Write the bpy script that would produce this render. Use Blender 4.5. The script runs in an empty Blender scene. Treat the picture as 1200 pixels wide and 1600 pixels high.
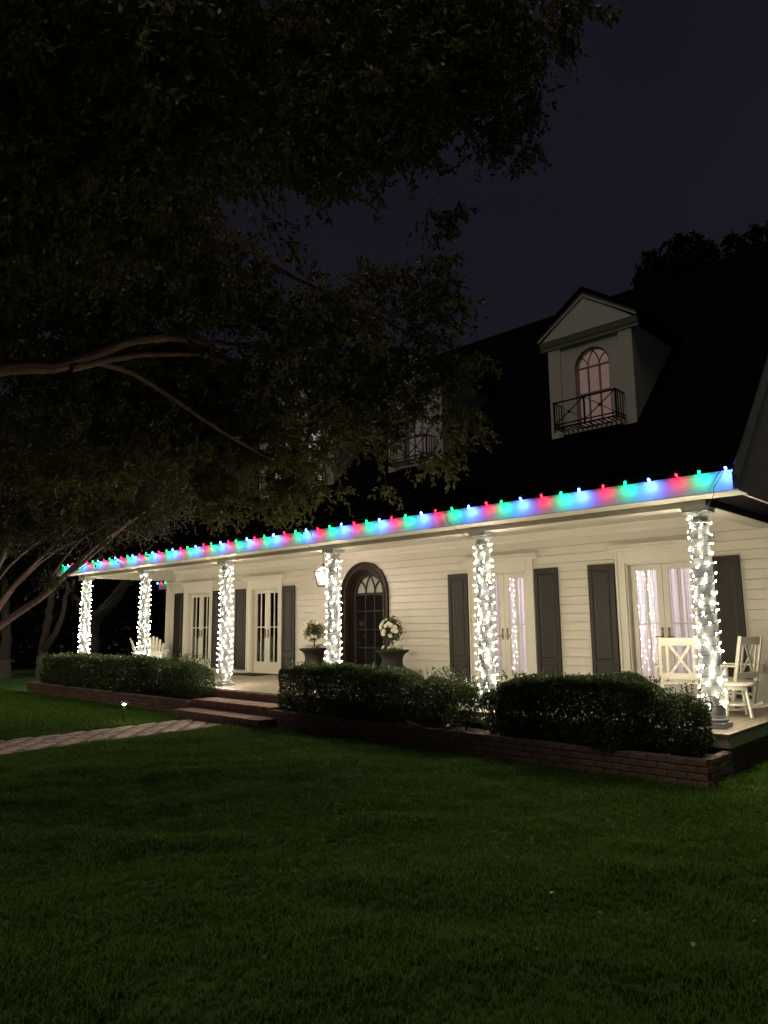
import bpy, math, random
import numpy as np
from mathutils import Vector, Matrix

random.seed(7)
rng = np.random.default_rng(7)
scene = bpy.context.scene
COL = scene.collection
P = 0.46            # porch floor height above the lawn

# ------------------------------------------------------------------ camera
cam_d = bpy.data.cameras.new('camera')
cam = bpy.data.objects.new('camera', cam_d)
COL.objects.link(cam)
cam_d.sensor_fit = 'VERTICAL'
cam_d.sensor_height = 24.0
cam_d.lens = 17.04
cam_d.clip_start = 0.05
cam_d.clip_end = 1500
_r = Vector((0.72632658, 0.68724986, -0.01171897))
_u = Vector((0.11280597, -0.10236709, 0.9883298))
_f = Vector((-0.67802988, 0.71917217, 0.15187783))
cam.matrix_world = Matrix(((_r.x, _u.x, -_f.x, 3.263), (_r.y, _u.y, -_f.y, -9.105), (_r.z, _u.z, -_f.z, 1.71), (0, 0, 0, 1)))
scene.camera = cam

# ------------------------------------------------------------------ sky (night, faint city glow on thin cloud)
world = bpy.data.worlds.new('World')
scene.world = world
world.use_nodes = True
wn = world.node_tree
bg = wn.nodes['Background']
tc = wn.nodes.new('ShaderNodeTexCoord')
nz = wn.nodes.new('ShaderNodeTexNoise')
nz.inputs['Scale'].default_value = 1.6
nz.inputs['Detail'].default_value = 3
rp = wn.nodes.new('ShaderNodeValToRGB')
rp.color_ramp.elements[0].position = 0.3
rp.color_ramp.elements[0].color = (0.0055, 0.0050, 0.0086, 1)
rp.color_ramp.elements[1].position = 0.7
rp.color_ramp.elements[1].color = (0.0086, 0.0080, 0.0127, 1)
wn.links.new(tc.outputs['Generated'], nz.inputs['Vector'])
wn.links.new(nz.outputs['Fac'], rp.inputs['Fac'])
wn.links.new(rp.outputs['Color'], bg.inputs['Color'])
bg.inputs['Strength'].default_value = 1.0

# dim broad night light from the street side
sun_d = bpy.data.lights.new('night_sun', 'SUN')
sun_d.energy = 0.49
sun_d.angle = math.radians(25)
sun_d.color = (1.0, 0.86, 0.70)
sun = bpy.data.objects.new('night_sun', sun_d)
COL.objects.link(sun)
sun.rotation_euler = Vector((-0.04, 0.42, -0.90)).to_track_quat('-Z', 'Y').to_euler()

scene.view_settings.view_transform = 'Standard'
scene.view_settings.look = 'None'
scene.view_settings.exposure = 0.3
scene.view_settings.gamma = 1.0
scene.view_settings.use_curve_mapping = False
scene.render.engine = 'CYCLES'
scene.cycles.use_denoising = True
scene.cycles.max_bounces = 8
scene.cycles.transparent_max_bounces = 12
scene.cycles.use_light_tree = True

# ------------------------------------------------------------------ materials
MATS = {}

def mat(name, col, rough=0.6, metal=0.0, var=0.0, vscale=6.0, bump=0.0, bscale=40.0, spec=0.5, objvar=0.0, stretch=None):
    if name in MATS:
        return MATS[name]
    m = bpy.data.materials.new(name)
    m.use_nodes = True
    nt = m.node_tree
    b = nt.nodes['Principled BSDF']
    b.inputs['Base Color'].default_value = (*col, 1)
    b.inputs['Roughness'].default_value = rough
    b.inputs['Metallic'].default_value = metal
    b.inputs['Specular IOR Level'].default_value = spec
    co = nt.nodes.new('ShaderNodeTexCoord')
    vec = co.outputs['Object']
    if stretch:
        mp = nt.nodes.new('ShaderNodeMapping')
        mp.inputs['Scale'].default_value = stretch
        nt.links.new(vec, mp.inputs['Vector'])
        vec = mp.outputs['Vector']
    if var > 0 or objvar > 0:
        hs = nt.nodes.new('ShaderNodeHueSaturation')
        hs.inputs['Color'].default_value = (*col, 1)
        add = nt.nodes.new('ShaderNodeMath'); add.operation = 'ADD'; add.inputs[0].default_value = 1.0
        s = nt.nodes.new('ShaderNodeMath'); s.operation = 'ADD'
        if var > 0:
            n = nt.nodes.new('ShaderNodeTexNoise')
            n.inputs['Scale'].default_value = vscale
            n.inputs['Detail'].default_value = 6
            nt.links.new(vec, n.inputs['Vector'])
            mr = nt.nodes.new('ShaderNodeMapRange')
            mr.inputs['From Min'].default_value = 0.25; mr.inputs['From Max'].default_value = 0.75
            mr.inputs['To Min'].default_value = -var; mr.inputs['To Max'].default_value = var
            nt.links.new(n.outputs['Fac'], mr.inputs['Value'])
            nt.links.new(mr.outputs['Result'], s.inputs[0])
        else:
            s.inputs[0].default_value = 0
        if objvar > 0:
            oi = nt.nodes.new('ShaderNodeObjectInfo')
            mr2 = nt.nodes.new('ShaderNodeMapRange')
            mr2.inputs['To Min'].default_value = -objvar; mr2.inputs['To Max'].default_value = objvar
            nt.links.new(oi.outputs['Random'], mr2.inputs['Value'])
            nt.links.new(mr2.outputs['Result'], s.inputs[1])
        else:
            s.inputs[1].default_value = 0
        nt.links.new(s.outputs[0], add.inputs[1])
        nt.links.new(add.outputs[0], hs.inputs['Value'])
        nt.links.new(hs.outputs['Color'], b.inputs['Base Color'])
    if bump > 0:
        n2 = nt.nodes.new('ShaderNodeTexNoise')
        n2.inputs['Scale'].default_value = bscale
        n2.inputs['Detail'].default_value = 5
        nt.links.new(vec, n2.inputs['Vector'])
        bp = nt.nodes.new('ShaderNodeBump')
        bp.inputs['Strength'].default_value = bump
        bp.inputs['Distance'].default_value = 0.01
        nt.links.new(n2.outputs['Fac'], bp.inputs['Height'])
        nt.links.new(bp.outputs['Normal'], b.inputs['Normal'])
    MATS[name] = m
    return m

def emit(name, col, strength):
    m = bpy.data.materials.new(name)
    m.use_nodes = True
    nt = m.node_tree
    nt.nodes.remove(nt.nodes['Principled BSDF'])
    e = nt.nodes.new('ShaderNodeEmission')
    e.inputs['Color'].default_value = (*col, 1)
    e.inputs['Strength'].default_value = strength
    nt.links.new(e.outputs[0], nt.nodes['Material Output'].inputs[0])
    return m

def glass_mat(name, tint=(1, 1, 1), extra=0.03):
    m = bpy.data.materials.new(name)
    m.use_nodes = True
    nt = m.node_tree
    nt.nodes.remove(nt.nodes['Principled BSDF'])
    tr = nt.nodes.new('ShaderNodeBsdfTransparent'); tr.inputs[0].default_value = (*tint, 1)
    gl = nt.nodes.new('ShaderNodeBsdfGlossy'); gl.inputs['Roughness'].default_value = 0.015
    lw = nt.nodes.new('ShaderNodeLayerWeight'); lw.inputs['Blend'].default_value = 0.5
    fr = nt.nodes.new('ShaderNodeMath'); fr.operation = 'POWER'; fr.inputs[1].default_value = 5.0
    nt.links.new(lw.outputs['Facing'], fr.inputs[0])
    ad = nt.nodes.new('ShaderNodeMath'); ad.operation = 'ADD'; ad.inputs[1].default_value = 0.03 + extra
    mx = nt.nodes.new('ShaderNodeMixShader')
    nt.links.new(fr.outputs[0], ad.inputs[0]); nt.links.new(ad.outputs[0], mx.inputs[0])
    nt.links.new(tr.outputs[0], mx.inputs[1]); nt.links.new(gl.outputs[0], mx.inputs[2])
    nt.links.new(mx.outputs[0], nt.nodes['Material Output'].inputs[0])
    return m

def leaf_mat(name, col, col2, trans=0.25, rough=0.45, spec=0.4):
    m = bpy.data.materials.new(name)
    m.use_nodes = True
    nt = m.node_tree
    b = nt.nodes['Principled BSDF']
    co = nt.nodes.new('ShaderNodeTexCoord')
    n = nt.nodes.new('ShaderNodeTexNoise'); n.inputs['Scale'].default_value = 2.2; n.inputs['Detail'].default_value = 8; n.inputs['Roughness'].default_value = 0.8
    nt.links.new(co.outputs['Object'], n.inputs['Vector'])
    r = nt.nodes.new('ShaderNodeValToRGB')
    r.color_ramp.elements[0].position = 0.35; r.color_ramp.elements[0].color = (*col, 1)
    r.color_ramp.elements[1].position = 0.65; r.color_ramp.elements[1].color = (*col2, 1)
    nt.links.new(n.outputs['Fac'], r.inputs['Fac'])
    nt.links.new(r.outputs['Color'], b.inputs['Base Color'])
    b.inputs['Roughness'].default_value = rough
    b.inputs['Specular IOR Level'].default_value = spec
    t = nt.nodes.new('ShaderNodeBsdfTranslucent')
    nt.links.new(r.outputs['Color'], t.inputs['Color'])
    mx = nt.nodes.new('ShaderNodeMixShader'); mx.inputs[0].default_value = trans
    nt.links.new(b.outputs[0], mx.inputs[1]); nt.links.new(t.outputs[0], mx.inputs[2])
    nt.links.new(mx.outputs[0], nt.nodes['Material Output'].inputs[0])
    return m

M_CREAM = mat('cream_paint', (0.565, 0.535, 0.48), 0.42, var=0.035, vscale=3.0, bump=0.12, bscale=60, objvar=0.02)
M_CEIL = mat('ceiling_paint', (0.57, 0.54, 0.485), 0.5, var=0.03, vscale=2.0)
M_TRIM = mat('trim_paint', (0.60, 0.57, 0.515), 0.35, var=0.03, vscale=4.0)
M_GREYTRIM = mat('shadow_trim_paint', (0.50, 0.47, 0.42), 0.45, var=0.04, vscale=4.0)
M_FASCIA = mat('fascia_paint', (0.82, 0.82, 0.82), 0.4, var=0.04, vscale=9.0, bump=0.25, bscale=18, stretch=(1, 1, 3))
M_GABLE = mat('gable_siding', (0.70, 0.56, 0.62), 0.7, var=0.12, vscale=4.0)
M_SHUT = mat('shutter_paint', (0.020, 0.017, 0.015), 0.5, spec=0.35, var=0.12, vscale=5.0, objvar=0.05)
M_DARKDOOR = mat('dark_door_paint', (0.017, 0.0105, 0.008), 0.45, spec=0.22, var=0.15, vscale=5.0)
M_COLUMN = mat('column_paint', (0.40, 0.42, 0.455), 0.45, var=0.04, vscale=6.0, bump=0.1, bscale=30)
M_ROOF = mat('roof_shingle', (0.004, 0.004, 0.005), 0.95, var=0.4, vscale=12.0, bump=0.6, bscale=25, spec=0.0)
M_DECK = mat('deck_board', (0.27, 0.23, 0.18), 0.5, var=0.16, vscale=7.0, bump=0.3, bscale=30, objvar=0.10, stretch=(6, 1, 6))
M_BRICK = mat('brick', (0.25, 0.155, 0.118), 0.85, var=0.25, vscale=16.0, bump=0.5, bscale=60, objvar=0.20)
M_PATHBRICK = mat('path_brick', (0.42, 0.30, 0.285), 0.75, var=0.22, vscale=16.0, bump=0.5, bscale=60, objvar=0.28)
M_MORTAR = mat('mortar', (0.17, 0.125, 0.10), 0.9, var=0.2, vscale=20.0, bump=0.5, bscale=80)
M_SOIL = mat('soil', (0.040, 0.028, 0.02), 0.95, var=0.5, vscale=18.0, bump=1.0, bscale=40)
M_IRON = mat('black_iron', (0.010, 0.010, 0.011), 0.45, spec=0.3)
M_URN = mat('urn_iron', (0.013, 0.011, 0.0095), 0.6, spec=0.3, var=0.25, vscale=12.0, bump=0.4, bscale=30)
M_WHITE = mat('white_chair_paint', (0.80, 0.77, 0.70), 0.4, var=0.04, vscale=8.0)
M_BRASS = mat('dark_brass', (0.14, 0.11, 0.075), 0.35, metal=0.9)
M_BULBMASK = mat('bulb_light_mask', (0.55, 0.55, 0.52), 0.4)  # unlit bulb backs, added to hold light off the columns
M_WIRE = mat('green_wire', (0.02, 0.025, 0.022), 0.5)
M_MAT = mat('doormat', (0.018, 0.015, 0.013), 0.95, bump=1.0, bscale=120)
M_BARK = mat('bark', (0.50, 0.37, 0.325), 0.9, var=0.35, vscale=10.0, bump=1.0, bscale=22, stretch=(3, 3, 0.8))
M_BARKDARK = mat('bark_dark', (0.135, 0.08, 0.056), 0.9, var=0.35, vscale=8.0, bump=1.0, bscale=18)
M_BARKPALE = mat('bark_pale', (0.085, 0.073, 0.064), 0.9, var=0.3, vscale=8.0, bump=0.8, bscale=18)
M_LIME = mat('lime_wash', (0.15, 0.14, 0.13), 0.9, var=0.2, vscale=9.0, bump=0.6, bscale=25)
M_STEM = mat('shrub_stem', (0.09, 0.06, 0.04), 0.9, bump=0.5, bscale=40)
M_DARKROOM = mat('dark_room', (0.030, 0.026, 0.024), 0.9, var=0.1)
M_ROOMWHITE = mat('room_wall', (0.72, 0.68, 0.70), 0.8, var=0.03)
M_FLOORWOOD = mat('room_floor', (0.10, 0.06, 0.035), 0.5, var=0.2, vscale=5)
M_PETAL = mat('petal', (0.82, 0.80, 0.70), 0.6, var=0.06, vscale=30)
M_LAMPMETAL = mat('lamp_metal', (0.02, 0.018, 0.016), 0.45)
M_LEAF_A = leaf_mat('leaf_tree', (0.080, 0.085, 0.024), (0.150, 0.135, 0.042), trans=0.45)
M_LEAF_B = leaf_mat('leaf_olive', (0.080, 0.082, 0.050), (0.140, 0.130, 0.080), trans=0.3)
M_LEAF_H = leaf_mat('leaf_hedge', (0.042, 0.072, 0.022), (0.088, 0.120, 0.042), trans=0.25, rough=0.3, spec=0.6)
M_LEAF_R = leaf_mat('leaf_rose', (0.040, 0.060, 0.018), (0.075, 0.095, 0.030))
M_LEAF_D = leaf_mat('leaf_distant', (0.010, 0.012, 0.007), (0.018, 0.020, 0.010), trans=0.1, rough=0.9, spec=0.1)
M_GRASS = leaf_mat('grass_blade', (0.070, 0.160, 0.014), (0.115, 0.200, 0.028), trans=0.3, rough=0.6, spec=0.25)
M_LAWN = mat('lawn_soil', (0.040, 0.092, 0.011), 0.95, var=0.4, vscale=3.0, bump=1.0, bscale=14)
M_GLASS = glass_mat('window_glass', extra=0.02)
M_GLASSDARK = glass_mat('dark_window_glass', tint=(0.85, 0.88, 0.85), extra=0.05)
def frost_mat():
    m = bpy.data.materials.new('frosted_glass'); m.use_nodes = True; nt = m.node_tree
    nt.nodes.remove(nt.nodes['Principled BSDF'])
    tr = nt.nodes.new('ShaderNodeBsdfTransparent'); tl = nt.nodes.new('ShaderNodeBsdfTranslucent'); tl.inputs[0].default_value = (0.9, 0.86, 0.84, 1)
    mx = nt.nodes.new('ShaderNodeMixShader'); mx.inputs[0].default_value = 0.06
    nt.links.new(tr.outputs[0], mx.inputs[1]); nt.links.new(tl.outputs[0], mx.inputs[2]); nt.links.new(mx.outputs[0], nt.nodes['Material Output'].inputs[0])
    return m
M_FROST = frost_mat()
M_CURTAIN = leaf_mat('curtain_cloth', (0.80, 0.765, 0.775), (0.84, 0.81, 0.815), trans=0.55, rough=0.9, spec=0.1)
E_MINI = emit('mini_bulb_light', (1.0, 0.87, 0.61), 660.0)
E_MINI2 = emit('soft_bulb_light', (1.0, 0.90, 0.64), 200.0)
E_BLUE = emit('blue_bulb_light', (0.060, 0.17, 1.0), 40.0)
E_GREEN = emit('green_bulb_light', (0.003, 1.0, 0.17), 13.0)
E_RED = emit('red_bulb_light', (1.0, 0.006, 0.022), 18.0)
E_LANTERN = emit('lantern_glow', (1.0, 0.80, 0.74), 12.0)
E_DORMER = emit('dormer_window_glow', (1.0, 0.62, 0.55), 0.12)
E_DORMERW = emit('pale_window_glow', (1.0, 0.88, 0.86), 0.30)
E_STAKE = emit('path_lamp_glow', (1.0, 0.90, 0.72), 60.0)
E_FAR = emit('far_lamp_glow', (0.9, 0.95, 1.0), 6.0)
E_ROOMLAMP = emit('room_lamp_glow', (1.0, 0.87, 0.95), 30.0)

# ------------------------------------------------------------------ helpers
def link(o, parent=None):
    COL.objects.link(o)
    if parent is not None:
        o.parent = parent
    return o

def tag(o, label=None, cat=None, group=None, kind=None):
    if label: o['label'] = label
    if cat: o['category'] = cat
    if group: o['group'] = group
    if kind: o['kind'] = kind
    return o

def empty(name, loc=(0, 0, 0), rz=0.0, parent=None):
    o = bpy.data.objects.new(name, None)
    o.empty_display_size = 0.2
    o.location = loc
    o.rotation_euler = (0, 0, rz)
    return link(o, parent)

def inst(name, me, parent=None, loc=(0, 0, 0), rot=(0, 0, 0), sc=(1, 1, 1)):
    o = bpy.data.objects.new(name, me)
    o.location = loc; o.rotation_euler = rot; o.scale = sc
    return link(o, parent)

class MB:
    def __init__(s):
        s.v = []; s.f = []
    def add(s, vs, fs):
        k = len(s.v)
        s.v.extend([tuple(p) for p in vs]); s.f.extend([tuple(i + k for i in f) for f in fs])
        return s
    def box(s, x0, x1, y0, y1, z0, z1, c=0.0):
        if c <= 0:
            vs = [(x, y, z) for x in (x0, x1) for y in (y0, y1) for z in (z0, z1)]
            return s.add(vs, [(0, 1, 3, 2), (4, 6, 7, 5), (0, 4, 5, 1), (2, 3, 7, 6), (0, 2, 6, 4), (1, 5, 7, 3)])
        X = (x0, x1); Y = (y0, y1); Z = (z0, z1)
        vs = []; ix = {}
        for i in (0, 1):
            for j in (0, 1):
                for k in (0, 1):
                    sx = c if i == 0 else -c; sy = c if j == 0 else -c; sz = c if k == 0 else -c
                    ix[i, j, k, 0] = len(vs); vs.append((X[i], Y[j] + sy, Z[k] + sz))
                    ix[i, j, k, 1] = len(vs); vs.append((X[i] + sx, Y[j], Z[k] + sz))
                    ix[i, j, k, 2] = len(vs); vs.append((X[i] + sx, Y[j] + sy, Z[k]))
        fs = []
        for i in (0, 1):
            fs.append([ix[i, 0, 0, 0], ix[i, 1, 0, 0], ix[i, 1, 1, 0], ix[i, 0, 1, 0]][::(1 if i else -1)])
            fs.append([ix[0, i, 0, 1], ix[0, i, 1, 1], ix[1, i, 1, 1], ix[1, i, 0, 1]][::(1 if i else -1)])
            fs.append([ix[0, 0, i, 2], ix[1, 0, i, 2], ix[1, 1, i, 2], ix[0, 1, i, 2]][::(1 if i else -1)])
        for i in (0, 1):
            for j in (0, 1):
                fs.append([ix[i, j, 0, 0], ix[i, j, 1, 0], ix[i, j, 1, 1], ix[i, j, 0, 1]])
                fs.append([ix[i, 0, j, 0], ix[i, 1, j, 0], ix[i, 1, j, 2], ix[i, 0, j, 2]])
                fs.append([ix[0, i, j, 1], ix[1, i, j, 1], ix[1, i, j, 2], ix[0, i, j, 2]])
                for k in (0, 1):
                    fs.append([ix[i, j, k, 0], ix[i, j, k, 1], ix[i, j, k, 2]])
        return s.add(vs, fs)
    def prism(s, poly, a0, a1, axis='X'):
        n = len(poly)
        def P3(p, a):
            if axis == 'X': return (a, p[0], p[1])
            if axis == 'Y': return (p[0], a, p[1])
            return (p[0], p[1], a)
        vs = [P3(p, a0) for p in poly] + [P3(p, a1) for p in poly]
        fs = [tuple(range(n))[::-1], tuple(range(n, 2 * n))]
        fs += [(i, (i + 1) % n, n + (i + 1) % n, n + i) for i in range(n)]
        return s.add(vs, fs)
    def lathe(s, prof, n=24, cx=0, cy=0, cap=True, flute=0.0, nfl=0):
        k = len(s.v); m = len(prof)
        vs = []
        for (r, z) in prof:
            for i in range(n):
                a = 2 * math.pi * i / n
                rr = r * (1 + (flute * math.cos(nfl * a) if nfl else 0))
                vs.append((cx + rr * math.cos(a), cy + rr * math.sin(a), z))
        fs = []
        for j in range(m - 1):
            for i in range(n):
                fs.append((j * n + i, j * n + (i + 1) % n, (j + 1) * n + (i + 1) % n, (j + 1) * n + i))
        if cap:
            fs.append(tuple(range(n))[::-1]); fs.append(tuple(range((m - 1) * n, m * n)))
        return s.add(vs, fs)
    def tube(s, pts, rad, n=6, cap=True):
        pts = [Vector(p) for p in pts]
        if not hasattr(rad, '__len__'): rad = [rad] * len(pts)
        vs = []; prev = None
        for i, p in enumerate(pts):
            d = (pts[min(i + 1, len(pts) - 1)] - pts[max(i - 1, 0)])
            if d.length < 1e-9: d = Vector((0, 0, 1))
            d.normalize()
            if prev is None:
                a = Vector((0, 0, 1)) if abs(d.z) < 0.9 else Vector((1, 0, 0))
                x = d.cross(a).normalized()
            else:
                x = prev - d * prev.dot(d)
                x = x.normalized() if x.length > 1e-6 else d.orthogonal().normalized()
            prev = x
            y = d.cross(x)
            for k in range(n):
                t = 2 * math.pi * k / n
                vs.append(p + (x * math.cos(t) + y * math.sin(t)) * rad[i])
        fs = []
        for i in range(len(pts) - 1):
            for k in range(n):
                fs.append((i * n + k, i * n + (k + 1) % n, (i + 1) * n + (k + 1) % n, (i + 1) * n + k))
        if cap:
            fs.append(tuple(range(n))[::-1]); fs.append(tuple(range((len(pts) - 1) * n, len(pts) * n)))
        return s.add(vs, fs)
    def beam(s, a, b, w, t, up=(0, 0, 1), c=0.0):
        a = Vector(a); b = Vector(b); d = (b - a); L = d.length; d.normalize()
        up = Vector(up); x = d.cross(up)
        if x.length < 1e-6: x = Vector((1, 0, 0))
        x.normalize(); y = x.cross(d).normalized()
        q = MB().box(-w / 2, w / 2, 0, L, -t / 2, t / 2, c)
        return s.add([a + x * v[0] + d * v[1] + y * v[2] for v in q.v], q.f)
    def mesh(s, name, m, smooth=False):
        me = bpy.data.meshes.new(name)
        me.from_pydata(s.v, [], s.f)
        me.materials.append(m)
        if smooth:
            me.polygons.foreach_set('use_smooth', [True] * len(me.polygons))
            if hasattr(me, 'set_sharp_from_angle'):
                me.set_sharp_from_angle(angle=math.radians(40))
        me.update()
        return me
    def build(s, name, m, parent=None, smooth=False, loc=(0, 0, 0), rot=(0, 0, 0)):
        return inst(name, s.mesh(name, m, smooth), parent, loc, rot)

def quads_mesh(name, V, m):
    """V: (n,4,3) array -> one mesh of separate quads"""
    n = V.shape[0]
    me = bpy.data.meshes.new(name)
    me.vertices.add(n * 4); me.loops.add(n * 4); me.polygons.add(n)
    me.vertices.foreach_set('co', V.reshape(-1).astype(np.float32))
    me.loops.foreach_set('vertex_index', np.arange(n * 4, dtype=np.int32))
    me.polygons.foreach_set('loop_start', np.arange(0, n * 4, 4, dtype=np.int32))
    me.materials.append(m)
    me.update(calc_edges=True)
    me.validate()
    return me

def unit(a):
    return a / np.maximum(np.linalg.norm(a, axis=-1, keepdims=True), 1e-9)

def leaf_quads(pos, direc, size, wid, g):
    """rhombic leaves slightly cupped"""
    n = len(pos)
    d = unit(direc)
    ref = unit(g.normal(size=(n, 3)))
    sd = unit(np.cross(d, ref))
    nn = np.cross(d, sd)
    L = size[:, None]; W = wid[:, None]
    V = np.empty((n, 4, 3))
    V[:, 0] = pos
    V[:, 1] = pos + d * L * 0.5 + sd * W * 0.5 + nn * W * 0.18
    V[:, 2] = pos + d * L
    V[:, 3] = pos + d * L * 0.5 - sd * W * 0.5 + nn * W * 0.18
    return V

# ------------------------------------------------------------------ ground
def lawn_h(x, y):
    h = 0.014 * np.sin(x * 7.3 + 2.0 * np.sin(y * 2.7)) * np.sin(y * 6.1 + 1.7 * np.sin(x * 2.2)) + 0.018 * np.sin(x * 4.1 - 1.3 * np.sin(y * 3.3)) * np.sin(y * 3.7 + 1.1 * np.sin(x * 1.9)) + 0.030 * np.sin(x * 0.9 + 1.3) * np.sin(y * 0.7 + 0.4) + 0.016 * np.sin(x * 2.1 + y * 1.3) + 0.010 * np.sin(x * 3.7 - y * 2.9)
    # flat close to the planters, steps and path, and far out
    k = np.clip((-1.9 - y) / 1.2, 0, 1) * np.clip((x + 7.2) / 0.8, 0, 1) * np.clip((40 - np.abs(x)) / 20, 0, 1) * np.clip((40 - np.abs(y)) / 20, 0, 1)
    return h * k

xs = np.concatenate([np.linspace(-600, -34, 10), np.arange(-32, -10, 0.3), np.arange(-10, 5, 0.1), np.arange(5, 12, 0.3), np.linspace(13, 600, 10)])
ys = np.concatenate([np.linspace(-600, -24, 10), np.arange(-22, -10, 0.3), np.arange(-10, 0, 0.1), np.arange(0, 6, 0.3), np.linspace(7, 600, 10)])
GX, GY = np.meshgrid(xs, ys, indexing='ij')
GZ = lawn_h(GX, GY)
nx, ny = GX.shape
lv = np.stack([GX, GY, GZ], -1).reshape(-1, 3)
idx = np.arange(nx * ny).reshape(nx, ny)
lf = np.stack([idx[:-1, :-1], idx[1:, :-1], idx[1:, 1:], idx[:-1, 1:]], -1).reshape(-1, 4)
lm = bpy.data.meshes.new('lawn')
lm.from_pydata(lv.tolist(), [], lf.tolist())
lm.polygons.foreach_set('use_smooth', [True] * len(lm.polygons))
lm.materials.append(M_LAWN)
tag(link(bpy.data.objects.new('lawn', lm)), kind='structure')

# brick path
PX0, PX1 = -8.86, -7.60
path = MB().box(PX0 + 0.01, PX1 - 0.01, -13.0, -1.60, -0.05, 0.012).build('path', M_MORTAR)
tag(path, kind='structure')
pb = MB().box(-0.099, 0.099, -0.048, 0.048, -0.03, 0.03, 0.006).mesh('brick', M_PATHBRICK)
cells = []
u = 0.105
# herringbone bond laid square to the path
for i in range(-2, 16):
    for j in range(-2, 118):
        s_ = (i - j) % 4
        x0 = PX0 + i * u; y0 = -1.62 - j * u
        if s_ == 0: cells.append((x0 + u, y0 - u / 2, 0))
        elif s_ == 2: cells.append((x0 + u / 2, y0 - u, math.pi / 2))
cells = [c for c in cells if PX0 + 0.03 < c[0] < PX1 - 0.03 and c[1] > -12.9]
cells.sort(key=lambda c: -c[1])
for k, (x, y, rz) in enumerate(cells[:300]):
    inst('brick', pb, path, (x, y, -0.008 + random.uniform(-0.004, 0.005)), (random.uniform(-.012, .012), random.uniform(-.012, .012), rz + random.uniform(-.015, .015)))
rest = MB()
for (x, y, rz) in cells[300:]:
    w, d = (0.099, 0.048) if rz == 0 else (0.048, 0.099)
    dz = random.uniform(-0.003, 0.004)
    rest.box(x - w, x + w, y - d, y + d, -0.03, 0.022 + dz, 0.005)
tag(rest.build('paving', M_PATHBRICK, path), kind='stuff')

# ------------------------------------------------------------------ house
W = 2.75                       # wall plane
XL, XR = -17.2, 0.15
house = empty('house', (0, 0, P))
tag(house, 'long white clapboard house with columned porch and dark dormered roof', 'house')
DOORS = [-1.675, -4.81, -12.25, -15.39]
ENT = -8.53
ES, ER = 1.90, 0.75            # entry arch spring height and outer radius

# wall core with openings
wall = MB()
ops = sorted([(c - 0.60, c + 0.60) for c in DOORS] + [(ENT - 0.60, ENT + 0.60)])
x = XL
for a, b in ops:
    wall.box(x, a, W + 0.02, W + 0.17, 0, 2.95); x = b
wall.box(x, XR, W + 0.02, W + 0.17, 0, 2.95)
for c in DOORS:
    wall.box(c - 0.60, c + 0.60, W + 0.02, W + 0.17, 2.20, 2.95)
z = ES
while z < ES + 0.60:
    h = math.sqrt(max(0.60 ** 2 - (z - ES + 0.0) ** 2, 0))
    z1 = min(z + 0.03, ES + 0.60)
    wall.box(ENT - 0.60, ENT - h, W + 0.02, W + 0.17, z, z1)
    wall.box(ENT + h, ENT + 0.60, W + 0.02, W + 0.17, z, z1)
    z = z1
wall.box(ENT - 0.60, ENT + 0.60, W + 0.02, W + 0.17, ES + 0.60, 2.95)
wall_o = wall.build('wall', M_CREAM, house)
# clapboards, one by one
EXPO = 0.152
for k in range(19):
    z0 = 0.03 + k * EXPO
    cuts = []
    for c in DOORS:
        if z0 < 2.42: cuts.append((c - 0.74, c + 0.74))
    if z0 < ES: cuts.append((ENT - 0.70, ENT + 0.70))
    elif z0 + EXPO * 0.3 < ES + 0.70:
        h = math.sqrt(0.70 ** 2 - (z0 + EXPO * 0.3 - ES) ** 2); cuts.append((ENT - h, ENT + h))
    cuts.sort(); x = XL + 0.10
    segs = []
    for a, b in cuts:
        segs.append((x, a)); x = b
    segs.append((x, XR - 0.10))
    for a, b in segs:
        dy = random.uniform(-0.0015, 0.0015)
        poly = [(W + 0.018, z0), (W - 0.022 + dy, z0), (W - 0.006 + dy, z0 + EXPO - 0.007), (W + 0.018, z0 + EXPO - 0.007)]
        MB().prism(poly, a, b, 'X').build('clapboard', M_CREAM, wall_o)
for a, b in ((XL, XL + 0.098), (XR - 0.098, XR)):
    MB().box(a, b, W - 0.035, W + 0.018, 0, 2.62, 0.004).build('corner_board', M_TRIM, wall_o)
MB().prism([(W - 0.001, 2.905), (W - 0.10, 2.905), (W - 0.095, 2.88), (W - 0.03, 2.80), (W - 0.025, 2.76), (W - 0.001, 2.76)], XL + 0.2, XR - 0.15, 'X').build('crown_moulding', M_TRIM, wall_o)
MB().box(XL, XR, W - 0.03, W + 0.015, -0.005, 0.028, 0.003).build('base_board', M_TRIM, wall_o)

# side and back walls
sw = MB()
sw.box(XR - 0.15, XR - 0.002, W + 0.17, 8.2, -0.46, 2.95)
sw.box(XL + 0.002, XL + 0.15, W + 0.17, 8.2, -0.46, 2.95)
sw.box(XL + 0.002, XR - 0.002, 8.2, 8.35, -0.46, 2.95)
sw.build('side_wall', M_CREAM, house)
# gable end walls
for xa, xb in ((0.0, 0.142), (-17.19, -17.05)):
    MB().prism([(0.15, 2.953), (8.36, 2.953), (8.3, 3.4), (4.1, 7.40), (-0.10, 3.25), (-0.10, 2.953)], xa, xb, 'X').build('gable_wall', M_GABLE, house)
MB().box(0.1395, 0.148, -0.138, W - 0.04, 2.622, 2.952, 0.002).build('beam_shade_sheet', mat('beam_shade', (0.10, 0.082, 0.09), 0.8, spec=0.1), house)  # added thin sheet, dark colour paints the beam's outer side as unlit

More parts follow.
